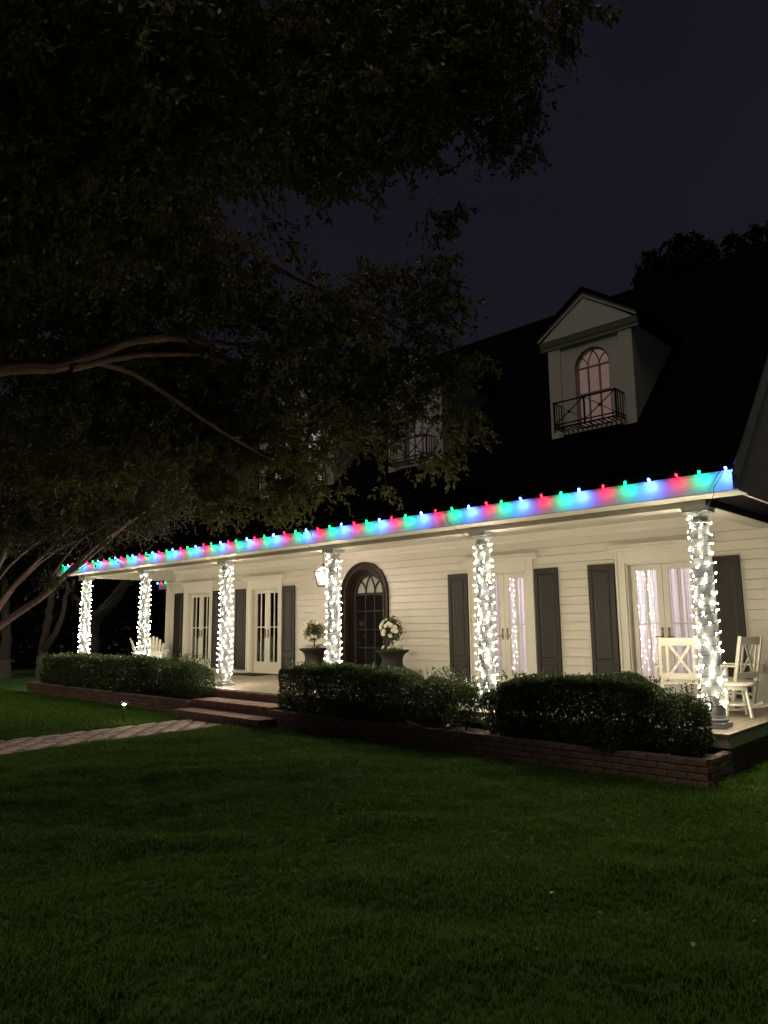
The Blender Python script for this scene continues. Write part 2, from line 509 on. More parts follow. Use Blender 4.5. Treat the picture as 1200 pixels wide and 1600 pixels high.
# beam, soffit, fascia, ceiling
bm_ = MB().box(-16.98, 0.14, -0.14, 0.14, 2.615, 2.95, 0.004)
bm_.box(-0.14, 0.138, 0.1405, W - 0.002, 2.617, 2.95, 0.004)
bm_.box(-16.98, -16.70, 0.1405, W - 0.002, 2.617, 2.95, 0.004)
bm_.build('porch_beam', M_GREYTRIM, house)
cl = MB().box(-16.69, -0.145, 0.145, W + 0.01, 2.90, 2.948)
cl.build('porch_ceiling', M_CEIL, house)
im = MB().prism([(0.142, 2.899), (0.142, 2.70), (0.155, 2.70), (0.165, 2.78), (0.21, 2.86), (0.215, 2.899)], -16.69, -0.145, 'X')
im.build('beam_moulding', M_TRIM, house)
sf = MB().box(-17.62, 0.64, -0.515, -0.143, 2.690, 2.708, 0.003)
sf.build('soffit', M_TRIM, house)
fa = MB().box(-17.60, 0.585, -0.505, -0.475, 2.709, 2.935, 0.003)
fa.box(-17.60, 0.60, -0.520, -0.506, 2.905, 2.938, 0.003)
fascia = fa.build('fascia', M_FASCIA, house)

# main roof with its courses
roof = MB()
SL = 1.0
def roof_z(y): return 2.945 + SL * (y + 0.53)
RX0, RX1 = -17.65, 0.60
roof.prism([(-0.56, 2.925), (-0.56, 2.955), (4.1, roof_z(4.1) + 0.05), (8.76, 2.955), (8.76, 2.925), (4.1, roof_z(4.1) - 0.03)], RX0, RX1, 'X')
k = 0
yy = -0.56
while yy < 4.0:
    y1 = yy + 0.17
    roof.prism([(yy, 2.955 + (yy + 0.56) * 1.0095 + 0.016), (yy, 2.955 + (yy + 0.56) * 1.0095), (y1, 2.955 + (y1 + 0.56) * 1.0095), (y1, 2.955 + (y1 + 0.56) * 1.0095 + 0.004)], RX0 - 0.004, RX1 + 0.004, 'X')
    yy = y1
roof_o = roof.build('roof', M_ROOF, house)
rk = MB()
for sgn in (0, 1):
    pts = [(-0.50, 2.90), (4.1, 7.535), (4.1, 7.27), (-0.24, 2.90)]
    if sgn: pts = [(8.2 - y, z) for y, z in pts][::-1]
    rk.prism(pts, RX1 - 0.045, RX1 - 0.012, 'X')
rk.prism([(-0.46, 2.715), (4.1, 7.285), (8.66, 2.715)], RX1 - 0.075, RX1 - 0.046, 'X')
rk.build('rake_board', M_GABLE, roof_o)
MB().box(0.15, RX1 - 0.047, -0.14, 8.3, 2.716, 2.73).build('rake_soffit', mat('soffit_shade', (0.014, 0.012, 0.013), 1.0, spec=0.0), roof_o)  # near-black colour stands in for shade under the overhang
MB().tube([(RX0, 4.1, roof_z(4.1) + 0.06), (RX1, 4.1, roof_z(4.1) + 0.06)], 0.06, 6).build('ridge_cap', M_ROOF, roof_o)

# porch floor: planks laid front to back
floor = MB().box(-17.28, 0.30, -0.46, W + 0.02, -0.10, -0.032).build('porch_floor', M_DECK, house)
xx = -17.30
while xx < 0.31:
    x1 = min(xx + 0.137, 0.325)
    MB().box(xx + 0.0015, x1 - 0.0015, -0.50, W + 0.01, -0.031, random.uniform(-0.0012, 0.0), 0.002).build('plank', M_DECK, floor)
    xx = x1
sk = MB().box(-17.3, 0.303, -0.478, -0.461, -0.155, -0.033, 0.002)
sk.box(0.301, 0.318, -0.46, W + 0.4, -0.155, -0.033, 0.002)
sk.build('skirt_board', M_GREYTRIM, floor)

# brick foundation under the porch: the right end shows
brick_me = MB().box(-0.1, 0.1, -0.045, 0.045, -0.031, 0.031, 0.004).mesh('brick', M_BRICK)
def brick_run(parent, x0, x1, y, z0, n, axis='X', depth=0.09, ph=0.0):
    """running bond, bricks centred on y; x0..x1 along the axis"""
    L = 0.21; H = 0.072
    for c in range(n):
        zc = z0 + 0.031 + 0.005 + c * H
        a = x0 + 0.005 - (L / 2 if (c + ph) % 2 else 0)
        while a < x1 - 0.02:
            s0 = max(a, x0 + 0.005); e0 = min(a + 0.2, x1 - 0.005)
            if e0 - s0 > 0.03:
                m = (s0 + e0) / 2; j = random.uniform(-0.0035, 0.0035)
                loc = (m, y + j, zc) if axis == 'X' else (y + j, m, zc)
                rz = (0 if axis == 'X' else math.pi / 2) + random.uniform(-.008, .008)
                inst('brick', brick_me, parent, loc, (0, random.uniform(-.006, .006), rz), ((e0 - s0) / 0.2, depth / 0.09, 1))
            a += L
fd = MB().box(-17.2, 0.255, -0.40, W + 0.4, -0.46, -0.101)
found = fd.build('foundation', M_MORTAR, house)
brick_run(found, -0.42, W + 0.2, 0.222, -0.455, 4, 'Y')
brick_run(found, -2.6, 0.26, -0.385, -0.455, 4, 'X')

# columns
CX = [0.0, -3.25, -6.62, -10.02, -13.49, -16.75]
shaft_prof = [(0.132, 0.145), (0.130, 0.5), (0.128, 0.9), (0.121, 1.5), (0.113, 2.1), (0.108, 2.42)]
sh_me = MB().lathe(shaft_prof, 32).mesh('shaft', M_COLUMN, True)
base_b = MB().box(-0.155, 0.155, -0.155, 0.155, 0.001, 0.062, 0.004)
bprof = [(0.142, 0.063)] + [(0.128 + 0.026 * math.cos(t), 0.090 + 0.026 * math.sin(t)) for t in np.linspace(-1.4, 1.4, 8)] + [(0.138, 0.117), (0.138, 0.126), (0.134, 0.135), (0.131, 0.150)]
base_b.lathe(bprof, 32)
ba_me = base_b.mesh('base', M_COLUMN, True)
cap_b = MB().lathe([(0.108, 2.415), (0.120, 2.424), (0.122, 2.434), (0.120, 2.444), (0.108, 2.450), (0.108, 2.495), (0.112, 2.50), (0.126, 2.518), (0.140, 2.540), (0.142, 2.552)], 32)
cap_b.box(-0.148, 0.148, -0.148, 0.148, 2.553, 2.592, 0.003).box(-0.156, 0.156, -0.156, 0.156, 2.5925, 2.6145, 0.003)
ca_me = cap_b.mesh('capital', M_COLUMN, True)
for cx in CX:
    c = empty('column', (cx, 0, 0), 0, house)
    inst('shaft', sh_me, c); inst('base', ba_me, c); inst('capital', ca_me, c)

# shutters
def shutter_meshes():
    f = MB(); w = 0.245
    f.box(-w, w, -0.022, 0.0, 0, 2.15, 0.003)
    f.box(-w, -w + 0.075, -0.036, -0.0225, 0, 2.15, 0.003).box(w - 0.075, w, -0.036, -0.0225, 0, 2.15, 0.003)
    for a, b in ((0, 0.09), (0.41, 0.49), (2.06, 2.15)):
        f.box(-w + 0.0755, w - 0.0755, -0.036, -0.0225, a, b, 0.003)
    def raised(z0, z1):
        q = MB(); x0 = -w + 0.095; x1 = w - 0.095
        q.prism([(x0, z0), (x1, z0), (x1, z1), (x0, z1)], -0.0225, -0.026, 'Y')
        q.add([(x0 + .006, -0.0262, z0 + .006), (x1 - .006, -0.0262, z0 + .006), (x1 - .006, -0.0262, z1 - .006), (x0 + .006, -0.0262, z1 - .006),
               (x0 + .03, -0.034, z0 + .03), (x1 - .03, -0.034, z0 + .03), (x1 - .03, -0.034, z1 - .03), (x0 + .03, -0.034, z1 - .03)],
              [(0, 1, 5, 4), (1, 2, 6, 5), (2, 3, 7, 6), (3, 0, 4, 7), (4, 5, 6, 7)])
        return q.mesh('panel', M_SHUT)
    return f.mesh('shutter', M_SHUT), raised(0.11, 0.39), raised(0.51, 2.04)
shf, shp1, shp2 = shutter_meshes()
for c in DOORS:
    for sg in (-1, 1):
        o = inst('shutter', shf, house, (c + sg * 1.022, W - 0.032, 0.08))
        inst('panel', shp1, o); inst('panel', shp2, o)

# french doors
def french_door(c, lit):
    root = empty('french_door', (c, W, 0), 0, house)
    f = MB()
    for sg in (-1, 1):
        a, b = sorted((sg * 0.585, sg * 0.745))
        f.box(a, b, -0.045, 0.018, 0.031, 2.42, 0.004)
        a, b = sorted((sg * 0.71, sg * 0.752)); f.box(a, b, -0.06, -0.0455, 0.031, 2.42, 0.003)
        a, b = sorted((sg * 0.560, sg * 0.584)); f.box(a, b, -0.02, 0.16, 0.02, 2.215, 0.002)
    f.box(-0.584, 0.584, -0.045, 0.018, 2.216, 2.42, 0.004)
    f.box(-0.559, 0.559, -0.02, 0.16, 2.185, 2.215, 0.002)
    # cornice over the door
    f.prism([(0.01, 2.421), (-0.062, 2.421), (-0.066, 2.44), (-0.085, 2.447), (-0.09, 2.462), (-0.135, 2.50), (-0.15, 2.505), (-0.15, 2.53), (-0.02, 2.545), (0.01, 2.545)], -0.86, 0.86, 'X')
    f.build('frame', M_TRIM, root)
    MB().box(-0.60, 0.60, -0.09, 0.16, -0.0005, 0.0195, 0.003).build('sill', M_DARKDOOR, root)
    lw = 0.555
    for sg in (-1, 1):
        lf = MB(); y0, y1 = 0.075, 0.115
        x0, x1 = sorted((sg * 0.003, sg * lw))
        gx0, gx1 = x0 + 0.10, x1 - 0.10
        lf.box(x0, gx0, y0, y1, 0.022, 2.18, 0.003).box(gx1, x1, y0, y1, 0.022, 2.18, 0.003)
        lf.box(gx0 + .0005, gx1 - .0005, y0, y1, 0.022, 0.30, 0.003).box(gx0 + .0005, gx1 - .0005, y0, y1, 2.085, 2.18, 0.003)
        xm = (gx0 + gx1) / 2
        lf.box(xm - 0.016, xm + 0.016, y0 + 0.004, y1 - 0.004, 0.301, 2.084, 0.003)
        lf.box(gx0 + .0005, xm - 0.0165, y0 + 0.006, y1 - 0.006, 1.185, 1.212, 0.003)
        lf.box(xm + 0.0165, gx1 - .0005, y0 + 0.006, y1 - 0.006, 1.185, 1.212, 0.003)
        lf.build('leaf', M_TRIM, root)
        for pa, pb_ in ((gx0, xm - 0.016), (xm + 0.016, gx1)):
            for za, zb in ((0.30, 1.186), (1.211, 2.085)):
                MB().box(pa - 0.004, pb_ + 0.004, 0.0935, 0.0965, za - 0.004, zb + 0.004).build('pane', M_GLASS if lit else M_GLASSDARK, root)
        hx = sg * 0.055
        hd = MB().box(hx - 0.020, hx + 0.020, 0.064, 0.0745, 0.92, 1.14, 0.004)
        hd.tube([(hx, 0.064, 0.99), (hx, 0.03, 0.99), (hx + sg * 0.03, 0.022, 0.99), (hx + sg * 0.10, 0.022, 0.985)], 0.009, 8)
        hd.lathe([(0.012, 1.095), (0.012, 1.115)], 10, hx, 0.058)
        hd.build('handle', M_BRASS, root)
    return root
for i, c in enumerate(DOORS):
    french_door(c, i < 2)

# arched entry door
ed = empty('entry_door', (ENT, W, 0), 0, house)
def arch_band(ro, ri, y0, y1, z0=0.031, zs=ES, n=28):
    q = MB(); po = []; pi = []
    po.append((ro, z0)); pi.append((ri, z0))
    for t in np.linspace(0, math.pi, n):
        po.append((ro * math.cos(t), zs + ro * math.sin(t))); pi.append((ri * math.cos(t), zs + ri * math.sin(t)))
    po.append((-ro, z0)); pi.append((-ri, z0))
    m = len(po)
    vs = [(x, y0, z) for x, z in po] + [(x, y0, z) for x, z in pi] + [(x, y1, z) for x, z in po] + [(x, y1, z) for x, z in pi]
    fs = []
    for i in range(m - 1):
        fs += [(i, i + 1, m + i + 1, m + i), (2 * m + i, 3 * m + i, 3 * m + i + 1, 2 * m + i + 1), (i, 2 * m + i, 2 * m + i + 1, i + 1), (m + i, m + i + 1, 3 * m + i + 1, 3 * m + i)]
    fs += [(0, m, 3 * m, 2 * m), (m - 1, 3 * m - 1, 4 * m - 1, 2 * m - 1)]
    return q.add(vs, fs)
cs = arch_band(0.755, 0.70, -0.075, 0.01)
for b in (arch_band(0.699, 0.645, -0.05, 0.012), arch_band(0.644, 0.60, -0.065, 0.014), arch_band(0.60, 0.575, -0.02, 0.20), arch_band(0.574, 0.53, 0.09, 0.21), arch_band(0.529, 0.44, 0.135, 0.19)):
    cs.add(b.v, b.f)
cs.build('frame', M_DARKDOOR, ed, True)
mu = MB(); y0, y1 = 0.145, 0.18
rows = [0.12, 0.29, 0.71, 1.125, 1.54, 1.955]
mu.box(-0.4395, 0.4395, y0, y1, 0.022, 0.285, 0.003)
for z in rows[2:5]:
    mu.box(-0.4395, 0.4395, y0 + .004, y1 - .004, z - 0.014, z + 0.014, 0.003)
mu.box(-0.44, 0.44, y0 - 0.012, y1, 1.90, 1.955, 0.003)
for x in (-0.147, 0.147):
    mu.box(x - 0.016, x + 0.016, y0, y1 - .004, 0.286, 1.899, 0.003)
# interlaced arches in the fanlight
for cx_ in (-0.44, 0.44):
    for rr in (0.30, 0.586):
        pts = []
        for t in np.linspace(0, math.pi, 40):
            px = cx_ + rr * math.cos(t); pz = 1.955 + rr * math.sin(t)
            if math.hypot(px, pz - ES) < 0.452 and pz > 1.95: pts.append((px, 0.163, pz))
        if len(pts) > 2: mu.tube(pts, 0.017, 6)
mu.build('muntin', M_DARKDOOR, ed)
for i in range(3):
    for j in range(4):
        xa = -0.44 + i * 0.2935; za = 0.287 + j * 0.415
        MB().box(xa + 0.002, xa + 0.29, 0.1615, 0.1645, za, za + 0.41).build('pane', M_GLASSDARK, ed)
fan = [(0.435 * math.cos(t), ES + 0.435 * math.sin(t)) for t in np.linspace(0.13, math.pi - 0.13, 22)]
MB().prism(fan, 0.1615, 0.1645, 'Y').build('pane', M_GLASSDARK, ed)
MB().prism([(x_ * 1.05, z_) for x_, z_ in fan], 0.186, 0.192, 'Y').build('fanlight_blind', M_ROOMWHITE, ed)
hd = MB().box(0.47, 0.505, 0.122, 0.134, 0.86, 1.16, 0.003).tube([(0.487, 0.12, 0.93), (0.487, 0.085, 0.95), (0.487, 0.08, 1.05), (0.487, 0.12, 1.09)], 0.009, 8)
hd.build('handle', M_BRASS, ed)
MB().box(-0.60, 0.60, -0.12, 0.2, -0.0005, 0.0215, 0.003).build('threshold', M_DARKDOOR, ed)

# rooms behind the doors
def shell(name, x0, x1, y0, y1, z0, z1, m, mf, mc):
    r = MB().add([(x0, y1, z0), (x1, y1, z0), (x1, y1, z1), (x0, y1, z1), (x0, y0, z0), (x0, y0, z1), (x1, y0, z0), (x1, y0, z1)],
                 [(0, 1, 2, 3), (4, 0, 3, 5), (1, 6, 7, 2)]).build(name, m, house)
    MB().box(x0, x1, y0, y1, z0 - 0.05, z0 - 0.002).build('room_floor', mf, r)
    MB().box(x0, x1, y0, y1, z1 + 0.001, z1 + 0.03).build('room_ceiling', mc, r)
    return r
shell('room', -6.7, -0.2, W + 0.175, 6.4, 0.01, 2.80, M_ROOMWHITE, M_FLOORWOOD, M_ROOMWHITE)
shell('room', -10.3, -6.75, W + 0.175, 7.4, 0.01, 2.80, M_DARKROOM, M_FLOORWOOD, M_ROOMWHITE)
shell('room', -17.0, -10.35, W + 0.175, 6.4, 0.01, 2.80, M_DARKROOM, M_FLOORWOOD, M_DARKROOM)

def room_lamp(x, y, power, r, label, col):
    o = empty('ceiling_lamp', (x, y, P + 2.80))
    tag(o, label, 'ceiling lamp')
    MB().lathe([(0.10, -0.0), (0.10, -0.03), (0.02, -0.035), (0.02, -0.12)], 16).build('canopy', M_BRASS, o)
    MB().lathe([(0.05, -0.12), (r, -0.16), (r * 1.05, -0.22), (r * 0.9, -0.30), (0.04, -0.34)], 20).build('globe', E_ROOMLAMP, o, True)
    ld = bpy.data.lights.new('room_light', 'POINT'); ld.energy = power; ld.color = col; ld.shadow_soft_size = 0.15
    lo = bpy.data.objects.new('room_light', ld); lo.location = (0, 0, -0.55); link(lo, o)
room_lamp(-3.3, 4.7, 135, 0.16, 'round ceiling lamp in the lit room behind the right-hand curtains', (1.0, 0.92, 0.95))
room_lamp(-8.9, 6.4, 24, 0.09, 'small ceiling lamp in the hall behind the arched entry', (1.0, 0.78, 0.74))

def curtain(x0, x1, label, seed, pinch=0.0):
    g = random.Random(seed); n = 70; q = MB()
    ph = g.uniform(0, 6); fr = g.uniform(42, 52)
    rowsz = [0.03, 0.5, 1.0, 1.5, 2.0, 2.45]
    vs = []
    for k, z in enumerate(rowsz):
        for i in range(n):
            t = i / (n - 1); x = x0 + (x1 - x0) * t
            x += pinch * (1 - t) * max(0, 1.2 - z) * 0.25
            a = 0.030 * (0.6 + 0.4 * math.sin(t * 9 + ph))
            vs.append((x, W + 0.30 + a * math.sin(fr * x + ph + 0.25 * z) + 0.012 * math.sin(fr * 2.3 * x), z))
    fs = [(k * n + i, k * n + i + 1, (k + 1) * n + i + 1, (k + 1) * n + i) for k in range(len(rowsz) - 1) for i in range(n - 1)]
    o = q.add(vs, fs).build('curtain', M_CURTAIN, None, True, (0, 0, P))
    tag(o, label, 'curtain', 'pale curtains behind the right-hand french doors')
curtain(-2.35, -1.66, 'pale curtain behind the left leaf of the door nearest the rocking chairs', 1)
curtain(-1.68, -1.0, 'pale curtain behind the right leaf of the door nearest the rocking chairs', 2)
curtain(-5.5, -4.87, 'pale curtain behind the left leaf of the door beside the entry', 3)
curtain(-4.86, -4.15, 'pale curtain behind the right leaf of the door beside the entry', 4, 0.25)

# dormers
def dormer(cx, hw, wins, glow):
    root = empty('dormer', (cx, 0.47, 3.92), 0, house)
    H = 1.45
    w = MB()
    wb = 0.13; ws = 1.06; wr = 0.275         # window bottom, spring, radius
    edges = [-hw]
    for wx in wins: edges += [wx - wr, wx + wr]
    edges.append(hw)
    for i in range(0, len(edges), 2):
        w.box(edges[i], edges[i + 1], 0, 0.12, -0.35, H)
    for wx in wins:
        w.box(wx - wr, wx + wr, 0, 0.12, -0.35, wb)
        n = 20
        for i in range(n):
            t0 = math.pi * i / n; t1 = math.pi * (i + 1) / n
            xa, xb = wx + wr * math.cos(t1), wx + wr * math.cos(t0)
            za, zb = ws + wr * math.sin(t1), ws + wr * math.sin(t0)
            w.prism([(xa, za), (xb, zb), (xb, H), (xa, H)], 0, 0.12, 'Y')
    ap = H + 0.12 + hw * 0.80
    # cheeks
    for sg in (-1, 1):
        a, b = sorted((sg * hw, sg * (hw - 0.1)))
        w.prism([(0.121, -0.30), (0.121, H + 0.1), (1.72, H + 0.1)], a, b, 'X')
    # pediment
    w.prism([(-hw - 0.06, H + 0.13), (hw + 0.06, H + 0.13), (0, ap + 0.02)], -0.090, 0.10, 'Y')
    w.build('wall', M_CREAM, root)
    t = MB()
    for sg in (-1, 1):
        a, b = sorted((sg * hw, sg * (hw - 0.20)))
        t.box(a - 0.002, b + 0.002, -0.022, -0.001, 0.02, H - 0.001, 0.004)
        a, b = sorted((sg * (hw + 0.015), sg * (hw - 0.22)))
        t.box(a, b, -0.045, -0.001, -0.20, 0.019, 0.004)
    t.box(-hw - 0.02, hw + 0.02, -0.025, -0.001, -0.27, -0.201, 0.004)
    prof = [(-0.001, H + 0.0), (-0.032, H + 0.0), (-0.04, H + 0.03), (-0.055, H + 0.055), (-0.075, H + 0.10), (-0.089, H + 0.129), (-0.001, H + 0.129)]
    t.prism(prof, -hw - 0.11, hw + 0.11, 'X')
    for sg in (-1, 1):
        q = [(sg * (hw + 0.12), H + 0.131), (sg * (hw + 0.12), H + 0.20), (0, ap + 0.09), (0, ap)]
        t.prism(q, -0.103, -0.091, 'Y')
    t.build('trim', M_CREAM, root)
    r = MB()
    for sg in (-1, 1):
        q = [(sg * (hw + 0.16), H + 0.19), (sg * (hw + 0.16), H + 0.235), (0, ap + 0.15), (0, ap + 0.095)]
        r.prism(q, -0.135, 2.6, 'Y')
    r.build('roof', M_ROOF, root)
    for wx in wins:
        f = MB(); rr = wr - 0.012
        b = arch_band(wr - 0.001, wr - 0.022, 0.03, 0.10, wb, ws)
        f.add([(v[0] + wx, v[1], v[2]) for v in b.v], b.f)
        for x in (-0.09, 0.09):
            f.box(wx + x - 0.011, wx + x + 0.011, 0.05, 0.08, wb, ws, 0.002)
        for z in (ws - 0.40, ws):
            f.box(wx - rr, wx + rr, 0.047, 0.083, z - 0.012, z + 0.012, 0.002)
        for c_ in (-1, 1):
            for ra in (0.185, 0.365):
                pts = []
                for tt in np.linspace(0, math.pi, 30):
                    px = c_ * wr + ra * math.cos(tt); pz = ra * math.sin(tt)
                    if math.hypot(px, pz) < wr - 0.01: pts.append((wx + px, 0.065, ws + pz))
                if len(pts) > 2: f.tube(pts, 0.010, 6)
        f.build('window_frame', mat('mullion_paint', (0.30, 0.22, 0.16), 0.5), root)
        pane = [(wx + wr * 0.98, wb), *[(wx + wr * 0.98 * math.cos(tt), ws + wr * 0.98 * math.sin(tt)) for tt in np.linspace(0, math.pi, 24)], (wx - wr * 0.98, wb)]
        MB().prism(pane, 0.086, 0.090, 'Y').build('pane', M_GLASS, root)
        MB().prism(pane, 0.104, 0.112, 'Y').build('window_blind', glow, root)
        # iron balcony
        q = MB(); bw = 0.48; yb = -0.30; z0 = 0.14; z1 = 0.52
        c0 = wx
        for y in (yb, ):
            q.box(c0 - bw, c0 + bw, y - 0.012, y + 0.012, z1 - 0.02, z1, 0.003)
            q.box(c0 - bw, c0 + bw, y - 0.010, y + 0.010, z0 + 0.03, z0 + 0.048, 0.003)
            q.box(c0 - bw, c0 + bw, y - 0.012, y + 0.012, z0 - 0.02, z0, 0.003)
        for x in (-bw, 0, bw):
            q.box(c0 + x - 0.012, c0 + x + 0.012, yb - 0.014, yb + 0.014, z0 - 0.03, z1 + 0.01, 0.003)
        for a in (-bw, 0):
            q.tube([(c0 + a + 0.01, yb, z0 + 0.045), (c0 + a + bw - 0.01, yb, z1 - 0.015)], 0.008, 6)
            q.tube([(c0 + a + 0.01, yb, z1 - 0.015), (c0 + a + bw - 0.01, yb, z0 + 0.045)], 0.008, 6)
            q.lathe([(0.02, (z0 + z1) / 2 - 0.01), (0.026, (z0 + z1) / 2 + 0.012), (0.02, (z0 + z1) / 2 + 0.034)], 8, c0 + a + bw / 2, yb)
        for sg in (-1, 1):
            x = c0 + sg * bw
            for z in (z1 - 0.01, z0 + 0.04, z0 - 0.01):
                q.box(x - 0.010, x + 0.010, yb + 0.015, -0.031, z - 0.010, z + 0.010, 0.002)
            for k in range(1, 4):
                y = yb + k * 0.07
                q.box(x - 0.006, x + 0.006, y - 0.006, y + 0.006, z0, z1 - 0.02)
            q.lathe([(0.016, z0 - 0.07), (0.022, z0 - 0.055), (0.012, z0 - 0.03)], 8, x, yb)
        k = -bw + 0.06
        while k < bw:
            q.box(c0 + k - 0.012, c0 + k + 0.012, yb + 0.013, -0.003, z0 - 0.012, z0 - 0.002)
            k += 0.075
        q.build('balcony', M_IRON, root)
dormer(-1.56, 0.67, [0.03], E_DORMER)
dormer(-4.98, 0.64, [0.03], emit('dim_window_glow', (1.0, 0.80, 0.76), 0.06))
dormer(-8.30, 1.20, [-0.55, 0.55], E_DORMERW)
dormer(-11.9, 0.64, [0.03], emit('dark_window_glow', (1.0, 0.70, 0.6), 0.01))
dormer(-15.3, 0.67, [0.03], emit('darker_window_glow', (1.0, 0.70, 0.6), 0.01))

# rear wing eave, seen past the corner of the porch
wing = MB().prism([(5.9, 2.98), (5.9, 3.02), (7.4, 4.4), (7.4, 4.35)], -23.45, -17.2, 'X').build('wing_roof', M_ROOF, house)
MB().box(-23.35, -17.21, 5.93, 5.955, 2.70, 2.96, 0.003).build('wing_fascia', M_FASCIA, house)
MB().box(-23.2, -17.2, 7.0, 7.2, -0.46, 3.9).build('wing_wall', M_DARKROOM, house)

# ------------------------------------------------------------------ brick steps
steps = empty('brick_steps', (0, 0, 0))
tag(steps, 'red brick entrance steps between the two hedges', 'steps')
sc = MB().box(-9.39, -6.73, -1.56, -1.13, -0.03, 0.15).box(-9.44, -6.96, -1.12, -0.45, -0.03, 0.30).box(-9.50, -7.12, -0.55, -0.45, 0.30, 0.42)
sc.build('core', M_MORTAR, steps)
row_me = MB().box(-0.034, 0.034, -0.105, 0.105, -0.05, 0.05, 0.005).mesh('brick', M_BRICK)
def rowlock(x0, x1, y, z):
    n = int((x1 - x0) / 0.0755)
    st = (x1 - x0) / n
    for i in range(n):
        inst('brick', row_me, steps, (x0 + (i + .5) * st, y + random.uniform(-.004, .004), z + random.uniform(-.003, .003)), (random.uniform(-.01, .01), 0, random.uniform(-.012, .012)), (st / 0.0755, 1, 1))
for (xa, xb, yf, zt) in ((-9.40, -6.72, -1.57, 0.16), (-9.45, -6.95, -1.13, 0.31)):
    rowlock(xa, xb, yf + 0.105, zt - 0.05)
    rowlock(xa, xb, yf + 0.105 + 0.215, zt - 0.05)
    brick_run(steps, xa, xb, yf + 0.055, zt - 0.18, 1, 'X')
# end bricks of the bottom step
brick_run(steps, -1.47, -1.12, -6.765, 0.0, 1, 'Y')
brick_run(steps, -9.50, -7.12, -0.505, 0.315, 1, 'X'); 
brick_run(steps, -9.50, -7.12, -0.51, 0.375, 1, 'X', 0.08, 1)

# ------------------------------------------------------------------ raised planters
def planter(name, x0, x1, label, yf=-1.20, right_end=True):
    o = empty(name, ((x0 + x1) / 2, yf, 0)); o.location = (0, 0, 0)
    tag(o, label, 'planter', 'raised brick planters along the porch')
    q = MB().box(x0 + 0.012, x1 - 0.012, yf + 0.012, yf + 0.085, -0.05, 0.283)
    q.box(x1 - 0.085, x1 - 0.013, yf + 0.086, -0.48, -0.05, 0.283)
    q.box(x0 + 0.013, x0 + 0.085, yf + 0.086, -0.48, -0.05, 0.283)
    q.build('core', M_MORTAR, o)
    brick_run(o, x0, x1, yf + 0.045, -0.005, 4, 'X')
    brick_run(o, yf + 0.10, -0.48, x1 - 0.045, -0.005, 4, 'Y')
    # soil
    n = 60; m = 6; vs = []
    for i in range(n):
        for j in range(m):
            vs.append((x0 + 0.08 + (x1 - x0 - 0.16) * i / (n - 1), yf + 0.08 + (-0.48 - yf - 0.08) * j / (m - 1), 0.235 + random.uniform(-.012, .012)))
    fs = [(i * m + j, (i + 1) * m + j, (i + 1) * m + j + 1, i * m + j + 1) for i in range(n - 1) for j in range(m - 1)]
    MB().add(vs, fs).build('soil', M_SOIL, o)
    return o
planter('brick_planter', -6.93, 0.33, 'red brick planter right of the steps, holding the ragged shrubs and clipped hedge')
planter('brick_planter', -17.4, -9.52, 'red brick planter left of the steps, under the long clipped hedge')

